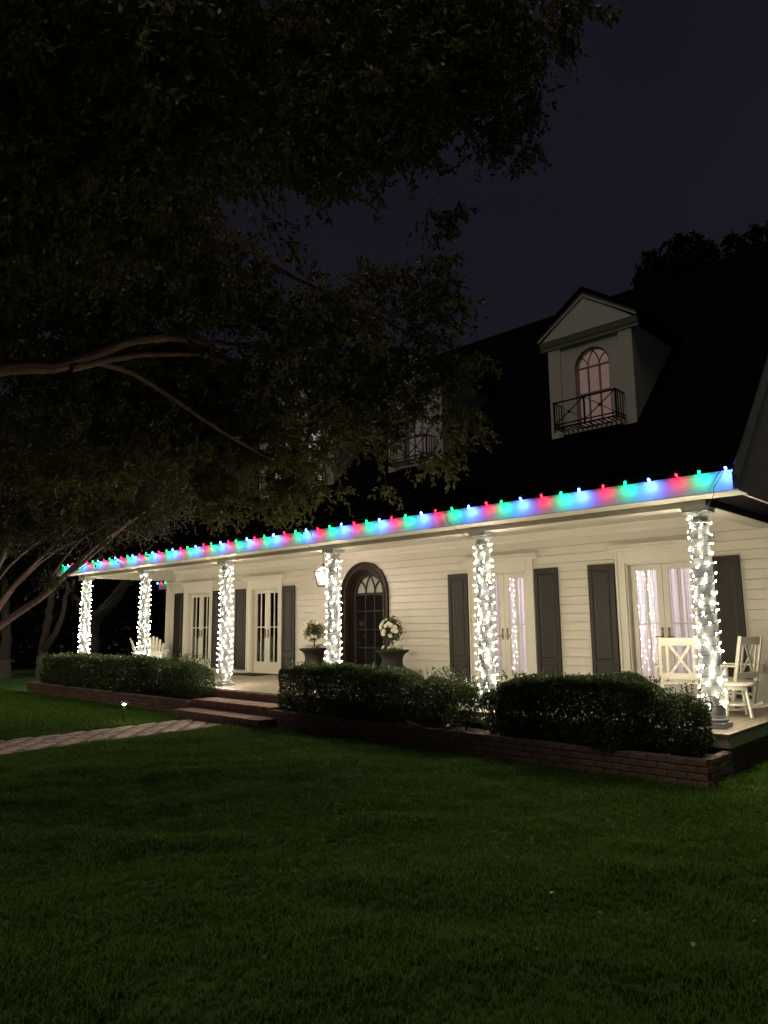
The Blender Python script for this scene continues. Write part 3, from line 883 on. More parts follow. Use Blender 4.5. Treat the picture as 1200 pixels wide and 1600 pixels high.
# ------------------------------------------------------------------ shrubs and hedges
def shrub(x0, x1, yc, hy, z0, z1, n, label, cat='hedge', shape='box', seed=0, leaf=0.034, wild=0.0, name='clipped_hedge', gap=0.0, group='hedges in the brick planters'):
    g = np.random.default_rng(seed)
    o = empty(name, ((x0 + x1) / 2, yc, z0))
    tag(o, label, cat, group)
    hx = (x1 - x0) / 2; hz = (z1 - z0) / 2; cz = hz
    def sample(k):
        if shape == 'box':
            p = g.uniform(-1, 1, (k, 3))
            # push most of them to the shell
            ax = g.integers(0, 3, k); wts = np.array([hy * hz, hx * hz * 1.0, hx * hy]); 
            ax = g.choice(3, k, p=wts / wts.sum())
            sgn = np.where(g.random(k) < 0.5, -1, 1)
            sgn = np.where((ax == 2) & (g.random(k) < 0.7), 1, sgn)
            dep = 1 - np.abs(g.exponential(0.10, k))
            p[np.arange(k), ax] = np.where(g.random(k) < 0.75, sgn * dep, p[np.arange(k), ax])
            # rounded corners
            s = np.sum(np.abs(p) ** 5, axis=1) ** (1 / 5.0)
            p = p / np.maximum(s, 1)[:, None]
        else:
            p = unit(g.normal(size=(k, 3))) * (1 - np.abs(g.exponential(0.16, k)))[:, None]
            p = np.sign(p) * np.abs(p) ** 0.8
        return p
    p = sample(n)
    # lumps
    a = p[:, 0] * hx; b = p[:, 1] * hy; c = p[:, 2] * hz
    lump = 1 + 0.10 * np.sin(a * 2.6 + seed * 1.7) + 0.09 * np.sin(a * 5.1 + seed) * np.cos(c * 6 + b * 5) + 0.05 * np.sin(a * 11 + c * 9 + seed * 2)
    if wild > 0:
        lump += wild * (np.sin(a * 7 + seed) * np.sin(b * 9 + c * 7))
    pos = np.stack([a * (1 + (lump - 1) * 0.35), b * lump, cz + c * np.where(p[:, 2] > 0, 1 + (lump - 1) * 0.8, 1)], -1)
    if gap > 0:   # thin out the lower half so light shows through
        keep = ~((pos[:, 2] < z1 * gap) & (g.random(n) < 0.34))
        pos = pos[keep]
        ga = np.sin(pos[:, 0] * 6.3 + seed) + np.sin(pos[:, 2] * 8 + pos[:, 0] * 3.1)
        pos = pos[~((ga > 1.05) & (pos[:, 2] < hz * 1.3) & (g.random(len(pos)) < 0.75))]
    k = len(pos)
    out = unit(pos - np.array([0, 0, cz]) * 1.0) * np.array([0.7, 0.9, 0.5]) + np.array([0, 0, 0.35])
    d = out + g.normal(size=(k, 3)) * 0.65
    sz = g.uniform(0.7, 1.25, k) * leaf
    V = [leaf_quads(pos, d, sz, sz * 0.55, g)]
    m_ = int(n * 0.16)                      # leafy inside
    pin = np.stack([g.uniform(-.93, .93, m_) * hx, g.uniform(-.8, .8, m_) * hy, cz + g.uniform(-.95, .8, m_) * hz], -1)
    if shape != 'box':
        pin = unit(g.normal(size=(m_, 3))) * (g.random(m_) ** 0.4)[:, None] * np.array([hx, hy, hz]) * 0.85 + np.array([0, 0, cz * 0.95])
    si = g.uniform(0.9, 1.6, m_) * leaf
    V.append(leaf_quads(pin, g.normal(size=(m_, 3)), si, si * 0.6, g))
    # sprigs sticking out of the top
    ns = int(hx * 2 * (46 if wild == 0 else 60))
    for i in range(ns):
        bx = g.uniform(-1, 1) * hx * 0.95; by = g.uniform(-1, 1) * hy * 0.8
        L = g.uniform(0.03, 0.09) if wild == 0 else g.uniform(0.05, 0.24)
        top = 2 * hz * (1.0 if shape == 'box' else math.sqrt(max(0.1, 1 - (bx / hx) ** 2 * 0.8)) * 0.5 + 0.5) - 0.03
        m = int(6 + L * 110)
        t = g.random(m)
        dirv = np.array([g.normal() * 0.25, g.normal() * 0.25, 1.0])
        pp = np.array([bx, by, top]) + dirv * (t * L)[:, None]
        dd = g.normal(size=(m, 3)) + np.array([0, 0, 0.6])
        ss = g.uniform(0.7, 1.1, m) * leaf
        V.append(leaf_quads(pp, dd, ss, ss * 0.5, g))
    me = quads_mesh('foliage', np.concatenate(V), M_LEAF_H)
    inst('foliage', me, o)
    st = MB(); r_ = random.Random(seed)
    for i in range(max(3, int(hx * 8))):
        bx = r_.uniform(-hx * .85, hx * .85); by = r_.uniform(-hy * .5, hy * .5)
        for b_ in range(3):
            ex = bx + r_.uniform(-.18, .18); ey = by + r_.uniform(-.15, .15)
            st.tube([(bx, by, -0.02), ((bx + ex) / 2 + r_.uniform(-.03, .03), (by + ey) / 2, hz * .8), (ex, ey, hz * 1.7)], [0.011, 0.008, 0.003], 5)
    st.build('stem', M_STEM, o)
    return o
SZ = 0.235
shrub(-6.93, -4.75, -0.80, 0.36, SZ, 1.03, 44000, 'clipped dark hedge beside the steps, below the arched entry', seed=11, gap=0.62)
shrub(-4.80, -3.95, -0.82, 0.34, SZ, 0.97, 16000, 'shorter clipped shrub between the entry hedge and the ragged bush', 'shrub', seed=12, gap=0.5, name='shrub')
shrub(-3.98, -2.84, -0.84, 0.34, SZ, 0.92, 13500, 'ragged loose bush with upright sprigs left of the planter gap', 'shrub', 'ball', seed=13, wild=0.12, name='shrub', gap=0.45)
shrub(-2.74, -2.28, -0.80, 0.30, SZ, 0.82, 5200, 'small thin shrub at the left end of the right-hand hedge', 'shrub', 'ball', seed=14, wild=0.12, name='shrub', gap=0.5)
shrub(-2.40, -0.24, -0.82, 0.36, SZ, 1.02, 52000, 'dense clipped hedge in front of the rocking chairs', seed=15, gap=0.35)
shrub(-0.26, 0.25, -0.85, 0.28, SZ, 0.86, 6500, 'loose leafy shrub at the planter corner below the nearest column', 'shrub', 'ball', seed=16, wild=0.14, name='shrub', gap=0.4)
shrub(-17.0, -10.75, -0.80, 0.36, SZ, 1.00, 52000, 'long clipped hedge left of the steps', seed=17, leaf=0.04)
shrub(-10.95, -9.45, -0.80, 0.36, SZ, 0.98, 15000, 'rounded bush ending the left hedge beside the steps', 'shrub', 'ball', seed=18, wild=0.06, name='shrub')

# ------------------------------------------------------------------ light strings on the columns
def mini_mesh(lim, em):
    # the half of each bulb that faces the column (local -X) is an added opaque mask that keeps light off the shaft
    q = MB()
    q.lathe([(0.003, 0.0), (0.0075, 0.006), (0.009, 0.015), (0.007, 0.024), (0.002, 0.031)], 10, cap=False)
    me = q.mesh('bulb', em, False)
    me.materials.append(M_BULBMASK)
    for p in me.polygons:
        if p.normal.x < lim or p.center.z < 0.006: p.material_index = 1
    return me
mini_open = mini_mesh(-0.70, E_MINI2); mini_masked = mini_mesh(0.10, E_MINI)
names = ['wound round the nearest column beside the rocking chairs', 'wound round the column in front of the curtained door',
         'wound round the column left of the arched entry', 'wound round the column at the top of the steps',
         'wound round the column in front of the garden chairs', 'wound round the farthest column at the left end']
def shaft_r(z): return float(np.interp(z, [p[1] for p in shaft_prof], [p[0] for p in shaft_prof]))
for ci, cx in enumerate(CX):
    g = random.Random(50 + ci)
    o = empty('string_lights', (cx, 0, P))
    tag(o, 'warm white light string ' + names[ci], 'string lights', 'light strings wound round the porch columns')
    pitch = g.uniform(0.112, 0.122)
    pts = []; zz = 0.19; a = g.uniform(0, 6.28)
    off = [g.uniform(-0.018, 0.018) for _ in range(40)]
    z_end = 2.47; k = 0
    while zz < z_end:
        r0 = shaft_r(min(max(zz, .15), 2.42)) + 0.004
        t = (a / (2 * math.pi)); i0 = int(t) % 39
        dz = off[i0] * (1 - (t % 1)) + off[i0 + 1] * (t % 1)
        pts.append((r0 * math.cos(a), r0 * math.sin(a), zz + dz))
        a += 2 * math.pi / 20; zz += pitch / 20
    MB().tube(pts, 0.0035, 4).build('wire', M_WIRE, o)
    # bulbs every ~105 mm along the wire, lying up against the shaft
    acc = 0.0; nxt = 0.05
    for i in range(1, len(pts)):
        p0 = Vector(pts[i - 1]); p1 = Vector(pts[i]); d = (p1 - p0).length
        while acc + d >= nxt:
            p = p0.lerp(p1, (nxt - acc) / d)
            n_ = Vector((p.x, p.y, 0)).normalized()
            tang = Vector((-n_.y, n_.x, 0))
            ax = (Vector((0, 0, 1)) * g.choice((1, 1, 1, 0.4, -0.5)) + n_ * g.uniform(0.1, 0.9) + tang * g.uniform(-0.5, 0.5)).normalized()
            xo = (n_ - ax * n_.dot(ax)).normalized(); yo = ax.cross(xo)
            q = Matrix((xo, yo, ax)).transposed().to_euler()
            inst('bulb', mini_open if g.random() < 0.36 else mini_masked, o, p + n_ * 0.012, q)
            nxt += g.uniform(0.105, 0.155)
        acc += d

# ------------------------------------------------------------------ coloured lights along the eave
def big_bulb(m):
    q = MB().lathe([(0.010, 0.0), (0.015, -0.008), (0.0175, -0.020), (0.0165, -0.034), (0.012, -0.050), (0.005, -0.062), (0.001, -0.067)], 10)
    return q.mesh('bulb', m, True)
bulbs = [big_bulb(E_BLUE), big_bulb(E_GREEN), big_bulb(E_RED)]
sock = MB().lathe([(0.010, 0.030), (0.0125, 0.026), (0.0125, 0.004), (0.011, -0.002)], 8).mesh('socket', M_WIRE)
C9_LIGHTS = []
for nm, e_, c_ in (('blue_light', 2.9, (0.085, 0.21, 1.0)), ('green_light', 0.86, (0.02, 1.0, 0.44)), ('red_light', 0.70, (1.0, 0.03, 0.10))):
    l_ = bpy.data.lights.new(nm, 'SPOT'); l_.energy = e_; l_.color = c_; l_.shadow_soft_size = 0.006; l_.spot_size = math.radians(168); l_.spot_blend = 0.5
    C9_LIGHTS.append(l_)
eave = empty('eave_lights', (0, -0.575, P + 2.95))
tag(eave, 'string of blue, green and red bulbs along the front eave', 'string lights', 'coloured bulbs along the eaves')
wp = []
for i in range(59):
    x = 0.56 - i * 0.3035
    xj = x + random.uniform(-.028, .028); zj = random.uniform(-.010, .008)
    rot = (random.uniform(-0.6, 0.25), random.uniform(-.5, .5), random.uniform(0, 3)); bs = random.uniform(0.74, 0.9)
    inst('bulb', bulbs[i % 3], eave, (xj, 0, 0.012 + zj), rot, (bs, bs, bs))
    inst('socket', sock, eave, (xj, 0, 0.012 + zj), rot)
    lo = bpy.data.objects.new('bulb_light', C9_LIGHTS[i % 3]); lo.location = (xj, -0.045, -0.080 + zj); lo.rotation_euler = Vector((0, 0.84, -0.54)).to_track_quat('-Z', 'Y').to_euler(); link(lo, eave)
    wp.append((xj, 0.0, 0.046 + zj)); wp.append((xj - 0.15, 0.008, 0.032 + random.uniform(-.008, .008)))
MB().tube(wp[:-1], 0.004, 5).build('wire', M_WIRE, eave)
for i, cx in enumerate(CX):
    sx = cx + (0.555 if i == 0 else -0.28)
    dx = sx - cx
    pts = []
    a0 = Vector((sx, 0.0, 0.03)); a1 = Vector((cx + 0.10 * (1 if dx > 0 else -1) * 0.4, 0.42, -0.42))
    for t in np.linspace(0, 1, 14):
        p = a0.lerp(a1, t)
        p.z += -0.13 * math.sin(math.pi * t)
        p.y += -0.03 * math.sin(math.pi * t) - (0.0 if t < 0.05 else 0.01)
        if p.z > -0.26 and p.y > -0.03: p.y = min(p.y, 0.0 if p.z > -0.25 else p.y)
        if p.z < -0.30: p.y = min(p.y, 0.40)
        pts.append(p)
    MB().tube(pts, 0.004, 5).build('drop_wire', M_WIRE, eave)

re_ = empty('eave_lights', (0, 5.90, P + 2.98))
tag(re_, 'short coloured bulb string on the rear wing beyond the far column', 'string lights', 'coloured bulbs along the eaves')
wp = []
for i in range(19):
    x = -23.4 + i * 0.3035
    inst('bulb', bulbs[(0, 2, 1)[i % 3]], re_, (x, 0, 0.012), (random.uniform(-.3, .1), random.uniform(-.2, .2), 0), (1.1, 1.1, 1.1))
    wp.append((x, 0, 0.046))
MB().tube(wp, 0.004, 5).build('wire', M_WIRE, re_)

# ------------------------------------------------------------------ hanging lantern
lan = empty('hanging_lantern', (ENT, 1.46, P + 2.05), math.radians(12))
tag(lan, 'lit four-sided lantern hanging before the arched entry', 'lantern')
fr = MB(); gl = MB()
bt, tp = 0.085, 0.140; zb, zt = 0.02, 0.33
co = [(-1, -1), (1, -1), (1, 1), (-1, 1)]
for i, (sx, sy) in enumerate(co):
    nxs, nys = co[(i + 1) % 4]
    fr.beam((sx * bt, sy * bt, zb), (sx * tp, sy * tp, zt), 0.020, 0.020)
    fr.beam((sx * bt, sy * bt, zb), (nxs * bt, nys * bt, zb), 0.016, 0.016)
    fr.beam((sx * tp * 1.06, sy * tp * 1.06, zt), (nxs * tp * 1.06, nys * tp * 1.06, zt), 0.018, 0.018)
    fr.beam((sx * tp * 1.03, sy * tp * 1.03, zt), (sx * 0.03, sy * 0.03, zt + 0.12), 0.012, 0.012)
    gl.add([(sx * bt * .97, sy * bt * .97, zb + .01), (nxs * bt * .97, nys * bt * .97, zb + .01), (nxs * tp * .97, nys * tp * .97, zt - .01), (sx * tp * .97, sy * tp * .97, zt - .01)], [(0, 1, 2, 3)])
    gl.add([(sx * tp, sy * tp, zt + .006), (nxs * tp, nys * tp, zt + .006), (nxs * 0.03, nys * 0.03, zt + .115), (sx * 0.03, sy * 0.03, zt + .115)], [(0, 1, 2, 3)])
fr.lathe([(0.04, zt + 0.115), (0.045, zt + 0.13), (0.02, zt + 0.16), (0.012, zt + 0.19)], 10)
fr.box(-bt, bt, -bt, bt, zb - 0.012, zb - 0.001)
fr.build('lantern_frame', M_LAMPMETAL, lan)
gl.build('pane', M_FROST, lan)
cd = MB()
for k in range(4):
    a = math.pi / 2 * k + .5
    cd.lathe([(0.011, 0.06), (0.011, 0.15), (0.018, 0.17), (0.014, 0.20), (0.002, 0.235)], 8, 0.032 * math.cos(a), 0.032 * math.sin(a))
cd.build('candle', E_LANTERN, lan, True)
ch = MB()
for k in range(9):
    z0_ = zt + 0.19 + k * 0.041
    ch.tube([(0.009 * math.cos(t) * (k % 2), 0.009 * math.cos(t) * ((k + 1) % 2), z0_ + 0.026 + 0.026 * math.sin(t)) for t in np.linspace(0, 2 * math.pi, 9)], 0.003, 4)
ch.lathe([(0.045, 0.825), (0.045, 0.845)], 14)
ch.build('chain', M_LAMPMETAL, lan)
ld = bpy.data.lights.new('lantern_light', 'POINT'); ld.energy = 27; ld.color = (1.0, 0.72, 0.66); ld.shadow_soft_size = 0.06
lo = bpy.data.objects.new('lantern_light', ld); lo.location = (0, 0, 0.27); link(lo, lan)

# ------------------------------------------------------------------ path light
pl = empty('path_light', (-9.25, -2.63, 0.0))
tag(pl, 'small lit stake light in the grass beside the brick path', 'path light')
MB().lathe([(0.014, -0.05), (0.014, 0.33)], 10).build('stake', M_LAMPMETAL, pl, True)
MB().lathe([(0.004, 0.335), (0.028, 0.340), (0.028, 0.362), (0.004, 0.364)], 14).build('lens', E_STAKE, pl, True)
MB().lathe([(0.012, 0.365), (0.075, 0.366), (0.078, 0.372), (0.045, 0.395), (0.012, 0.408), (0.006, 0.425)], 18).build('cap', M_LAMPMETAL, pl, True)
ld = bpy.data.lights.new('path_lamp', 'POINT'); ld.energy = 1.6; ld.color = (1, 0.88, 0.66); ld.shadow_soft_size = 0.02
lo = bpy.data.objects.new('path_lamp', ld); lo.location = (0.045, -0.02, 0.352); link(lo, pl)

# ------------------------------------------------------------------ doormats, wall fittings
for i, (c, lab) in enumerate(((DOORS[2], 'dark doormat at the left door nearest the entry'), (DOORS[3], 'dark doormat at the far left door'), (DOORS[1], 'dark doormat at the curtained door right of the entry'))):
    q = MB().box(-0.46, 0.46, -0.28, 0.28, 0.001, 0.022, 0.006)
    for k in range(12):
        q.box(-0.45, 0.45, -0.26 + k * 0.045, -0.235 + k * 0.045, 0.0225, 0.027)
    o = q.build('doormat', M_MAT, None, loc=(c, W - 0.42, P))
    tag(o, lab, 'doormat', 'doormats on the porch')
o = empty('wall_fixture', (-7.64, W - 0.022, P + 1.23))
tag(o, 'small black rounded fixture on the wall right of the entry', 'wall fixture')
q = MB().prism([(-0.055, 0), (0.055, 0), *[(0.055 * math.cos(t), 0.14 + 0.055 * math.sin(t)) for t in np.linspace(0, math.pi, 12)]], -0.045, 0.0, 'Y')
q.build('cover', M_LAMPMETAL, o)
MB().lathe([(0.014, -0.006), (0.014, 0.006)], 12).build('button', M_BRASS, o, loc=(0, -0.05, 0.08), rot=(math.pi / 2, 0, 0))
o = empty('outlet_cover', (-0.25, W - 0.021, P + 0.46))
tag(o, 'pale outlet cover on the clapboards behind the right rocking chair', 'outlet cover')
MB().box(-0.05, 0.05, -0.03, 0.0, 0, 0.13, 0.006).build('plate', M_GREYTRIM, o)
for zc in (0.035, 0.092):
    MB().box(-0.018, 0.018, -0.036, -0.0305, zc - 0.02, zc + 0.02, 0.003).build('flap', M_TRIM, o)

# ------------------------------------------------------------------ urns with standard roses
urn_prof = [(0.17, 0.0), (0.18, 0.04), (0.13, 0.07), (0.11, 0.12), (0.17, 0.17), (0.25, 0.22), (0.275, 0.28), (0.255, 0.34), (0.225, 0.40), (0.215, 0.50), (0.235, 0.58), (0.29, 0.64), (0.345, 0.67), (0.355, 0.69), (0.345, 0.705), (0.30, 0.70), (0.26, 0.66)]
urn_me = MB().lathe(urn_prof, 48, flute=0.0).mesh('bowl', M_URN, True)
foot_me = MB().box(-0.2, 0.2, -0.2, 0.2, 0.001, 0.045, 0.004).mesh('plinth', M_URN)
usoil = MB().lathe([(0.262, 0.640), (0.15, 0.66), (0.02, 0.67)], 20).mesh('soil', M_SOIL)
fl = MB()
for k in range(24):
    a = 2 * math.pi * k / 24
    fl.tube([(0.19 * math.cos(a), 0.19 * math.sin(a), 0.215), (0.262 * math.cos(a), 0.262 * math.sin(a), 0.26), (0.275 * math.cos(a), 0.275 * math.sin(a), 0.31), (0.245 * math.cos(a), 0.245 * math.sin(a), 0.37)], 0.017, 5)
flute_me = fl.mesh('fluting', M_URN, True)
def rose_mesh():
    q = MB()
    for ring, (n, r0, h, tilt) in enumerate(((5, 0.050, 0.018, 0.9), (5, 0.036, 0.030, 0.55), (4, 0.020, 0.036, 0.25))):
        for k in range(n):
            a = 2 * math.pi * k / n + ring * 0.6
            ca, sa = math.cos(a), math.sin(a)
            tx, ty = -sa, ca
            w = r0 * 0.75
            q.add([(0, 0, -0.012), (ca * r0 * .6 + tx * w, sa * r0 * .6 + ty * w, h * .5), (ca * r0 * 1.05 + tx * w * .5, sa * r0 * 1.05 + ty * w * .5, h + .008), (ca * r0 * 1.05 - tx * w * .5, sa * r0 * 1.05 - ty * w * .5, h + .008), (ca * r0 * .6 - tx * w, sa * r0 * .6 - ty * w, h * .5)], [(0, 1, 2, 3, 4)])
    return q.mesh('flower', M_PETAL)
rose_me = rose_mesh()
for (ux, uy, lu, lr, sd) in ((-7.25, 2.25, 'black fluted urn right of the arched entry', 'white rose standard in the urn right of the entry', 3),
                             (-9.72, 2.25, 'black fluted urn left of the arched entry', 'white rose standard in the urn left of the entry', 4)):
    o = empty('urn', (ux, uy, P)); tag(o, lu, 'urn', 'urns flanking the entry')
    inst('bowl', urn_me, o); inst('plinth', foot_me, o); inst('soil', usoil, o); inst('fluting', flute_me, o)
    g = np.random.default_rng(sd); rr = random.Random(sd)
    t = empty('rose_tree', (ux, uy, P + 0.66)); tag(t, lr, 'rose tree', 'rose standards in the urns')
    tk = MB().tube([(0, 0, -0.03), (0.012, 0.005, 0.12), (0.0, 0.0, 0.26)], [0.014, 0.012, 0.010], 7)
    for k in range(12):
        v = Vector((rr.uniform(-1, 1), rr.uniform(-1, 1), rr.uniform(-.6, 1))).normalized() * 0.22
        tk.tube([(0, 0, 0.24), (v.x * .5, v.y * .5, 0.36 + v.z * .5), (v.x, v.y, 0.44 + v.z)], [0.007, 0.004, 0.002], 5)
    tk.build('trunk', M_STEM, t)
    n = 1500
    p = unit(g.normal(size=(n, 3))) * (g.random(n) ** 0.45)[:, None] * np.array([0.25, 0.25, 0.25])
    p *= (1 + 0.18 * np.sin(p[:, :1] * 17) * np.sin(p[:, 1:2] * 15 + sd))
    p[:, 2] += 0.44
    m = 160
    p2 = np.stack([g.uniform(-.2, .2, m), g.uniform(-.2, .2, m), g.uniform(0.0, 0.12, m)], -1)
    p = np.concatenate([p, p2]); n = len(p)
    sz = g.uniform(0.03, 0.055, n)
    inst('crown', quads_mesh('crown', leaf_quads(p, g.normal(size=(n, 3)) + np.array([0, -.2, .1]), sz, sz * 0.6, g), M_LEAF_R), t)
    for k in range(24):
        v = Vector((rr.uniform(-1, 1), rr.uniform(-1.3, .2), rr.uniform(-.75, 1))).normalized()
        q_ = v.to_track_quat('Z', 'Y').to_euler(); s_ = rr.uniform(0.75, 1.1)
        inst('flower', rose_me, t, v * 0.255 + Vector((0, 0, 0.44)), q_, (s_, s_, s_))
    for k in range(4):
        v = Vector((rr.uniform(-.2, .2), rr.uniform(-.2, .05), rr.uniform(0.06, .14)))
        inst('flower', rose_me, t, v, (rr.uniform(.2, 1.2), 0, rr.uniform(-1, 1)), (0.9, 0.9, 0.9))

# ------------------------------------------------------------------ rocking chairs and table (front of chair = -Y)
def rocking_chair(loc, rz, label, tilt=0.0):
    o = empty('rocking_chair', loc, rz)
    tag(o, label, 'rocking chair', 'white rocking chairs on the porch')
    o.rotation_euler = (tilt, 0, rz)
    hw = 0.265
    def back(z): return 0.20 + (z - 0.40) * 0.18      # y of the raked back at height z
    for sg in (-1, 1):
        x = sg * hw
        R_ = 1.05; pts = []
        for y in np.linspace(-0.46, 0.56, 15):
            pts.append((x, y, R_ - math.sqrt(R_ * R_ - (y - 0.02) ** 2) + 0.018))
        q = MB()
        for a, b in zip(pts[:-1], pts[1:]): q.beam(a, b, 0.035, 0.036)
        q.build('rocker', M_WHITE, o)
        MB().beam((x, back(0.05) - .02, 0.05), (x, back(1.02), 1.02), 0.038, 0.05, c=0.004).build('back_post', M_WHITE, o)
        MB().beam((x, -0.27, 0.06), (x, -0.25, 0.60), 0.04, 0.05, (0, 1, 0), c=0.004).build('leg', M_WHITE, o)
        MB().box(x - 0.045 + sg * .012, x + 0.045 + sg * .012, -0.36, back(0.6) - .005, 0.60, 0.622, 0.005).build('armrest', M_WHITE, o)
        MB().beam((x * .94, -0.25, 0.20), (x * .94, back(0.2), 0.20), 0.024, 0.035).build('stretcher', M_WHITE, o)
        MB().beam((x * .93, -0.26, 0.385), (x * .93, back(.385), 0.365), 0.024, 0.06).build('seat_rail', M_WHITE, o)
    for k in range(7):
        y = -0.28 + k * 0.077
        MB().box(-hw + .02, hw - .02, y, y + 0.066, 0.41 - 0.012 * k * .5, 0.43 - 0.012 * k * .5, 0.004).build('seat_slat', M_WHITE, o)
    MB().beam((-hw, back(.955), .955), (hw, back(.955), .955), 0.022, 0.11, (0, 0.18, 1), c=0.004).build('top_rail', M_WHITE, o)
    MB().beam((-hw, back(.48), 0.48), (hw, back(.48), 0.48), 0.022, 0.085, (0, 0.18, 1), c=0.004).build('lower_rail', M_WHITE, o)
    for sg in (-1, 1):
        MB().beam((sg * 0.17, back(.5), 0.50), (sg * 0.17, back(.92), 0.92), 0.036, 0.018, (0, 1, 0), c=0.003).build('back_slat', M_WHITE, o)
        yo = 0.006 * sg
        MB().beam((-sg * 0.135, back(.51) + yo, 0.51), (sg * 0.135, back(.91) + yo, 0.91), 0.036, 0.011, (0, 1, 0), c=0.003).build('cross_brace', M_WHITE, o)
    MB().beam((-hw, -0.26, 0.37), (hw, -0.26, 0.37), 0.024, 0.06).build('front_rail', M_WHITE, o)
    MB().beam((-hw, -0.255, 0.17), (hw, -0.255, 0.17), 0.024, 0.03).build('front_stretcher', M_WHITE, o)
    return o
rocking_chair((-0.93, 1.40, P + 0.001), math.radians(180 + 27), 'white rocking chair before the curtained door, its crossed back to the lawn')
rocking_chair((-0.40, 1.95, P + 0.001), math.radians(-102), 'white rocking chair side-on at the porch end, before the last shutter')
tb = empty('side_table', (-0.13, 1.18, P)); tag(tb, 'small round white table between column and right rocking chair', 'side table')
MB().lathe([(0.005, 0.400), (0.235, 0.400), (0.245, 0.408), (0.245, 0.424), (0.235, 0.432), (0.005, 0.432)], 32).build('table_top', M_WHITE, tb, True)
MB().lathe([(0.15, 0.345), (0.165, 0.345), (0.165, 0.399), (0.15, 0.399)], 24).build('apron', M_WHITE, tb, True)
for a in (-0.3, 1.27, 2.84, 4.41):
    MB().beam((0.15 * math.cos(a), 0.15 * math.sin(a), 0.395), (0.215 * math.cos(a), 0.215 * math.sin(a), 0.001), 0.034, 0.03, (-math.sin(a), math.cos(a), 0), c=0.003).build('leg', M_WHITE, tb)
MB().lathe([(0.01, 0.15), (0.15, 0.15), (0.15, 0.168), (0.01, 0.168)], 20).build('shelf', M_WHITE, tb)

# ------------------------------------------------------------------ fan-back garden chairs
def garden_chair(loc, rz, label):
    o = empty('garden_chair', loc, rz); tag(o, label, 'garden chair', 'white fan-back garden chairs on the porch')
    def bp(z): return 0.14 + (z - 0.25) * 0.42
    for k in range(7):
        u_ = (k - 3) / 3.0
        top = 0.95 - 0.20 * u_ * u_ - 0.015
        xb = u_ * 0.20; xt = u_ * 0.285
        n = 5; pts = []
        q = MB()
        w = 0.070
        a = Vector((xb, bp(0.22), 0.22)); b = Vector((xt, bp(top), top))
        q.beam(a, b, w, 0.018, (0, 1, 0.0), c=0.004)
        # rounded tip
        d = (b - a).normalized()
        q.beam(b - d * 0.001, b + d * 0.022, w * 0.7, 0.018, (0, 1, 0.0), c=0.003)
        q.build('back_slat', M_WHITE, o)
    for z in (0.42, 0.66):
        MB().beam((-0.27, bp(z) + 0.024, z), (0.27, bp(z) + 0.024, z), 0.022, 0.06, (0, .4, 1)).build('back_rail', M_WHITE, o)
    for k in range(6):
        y = -0.36 + k * 0.088
        z = 0.37 - k * 0.024
        MB().box(-0.27, 0.27, y, y + 0.074, z, z + 0.02, 0.004).build('seat_slat', M_WHITE, o)
    for sg in (-1, 1):
        MB().box(sg * .34 - .065, sg * .34 + .065, -0.42, 0.36, 0.545, 0.567, 0.006).build('armrest', M_WHITE, o)
        MB().box(sg * .305 - .012, sg * .305 + .012, -0.37, -0.27, 0.0, 0.544, 0.003).build('leg', M_WHITE, o)
        MB().beam((sg * .28, -0.36, 0.33), (sg * .28, 0.52, 0.06), 0.022, 0.11).build('side_rail', M_WHITE, o)
        MB().beam((sg * .30, 0.28, 0.14), (sg * .30, 0.30, 0.544), 0.022, 0.06, (0, 1, 0)).build('arm_post', M_WHITE, o)
    return o
garden_chair((-16.50, 1.98, P + 0.001), math.radians(64), 'white fan-back garden chair seen from the front near the wall corner')
garden_chair((-15.05, 0.95, P + 0.001), math.radians(158), 'white fan-back garden chair seen side-on between the two far columns')

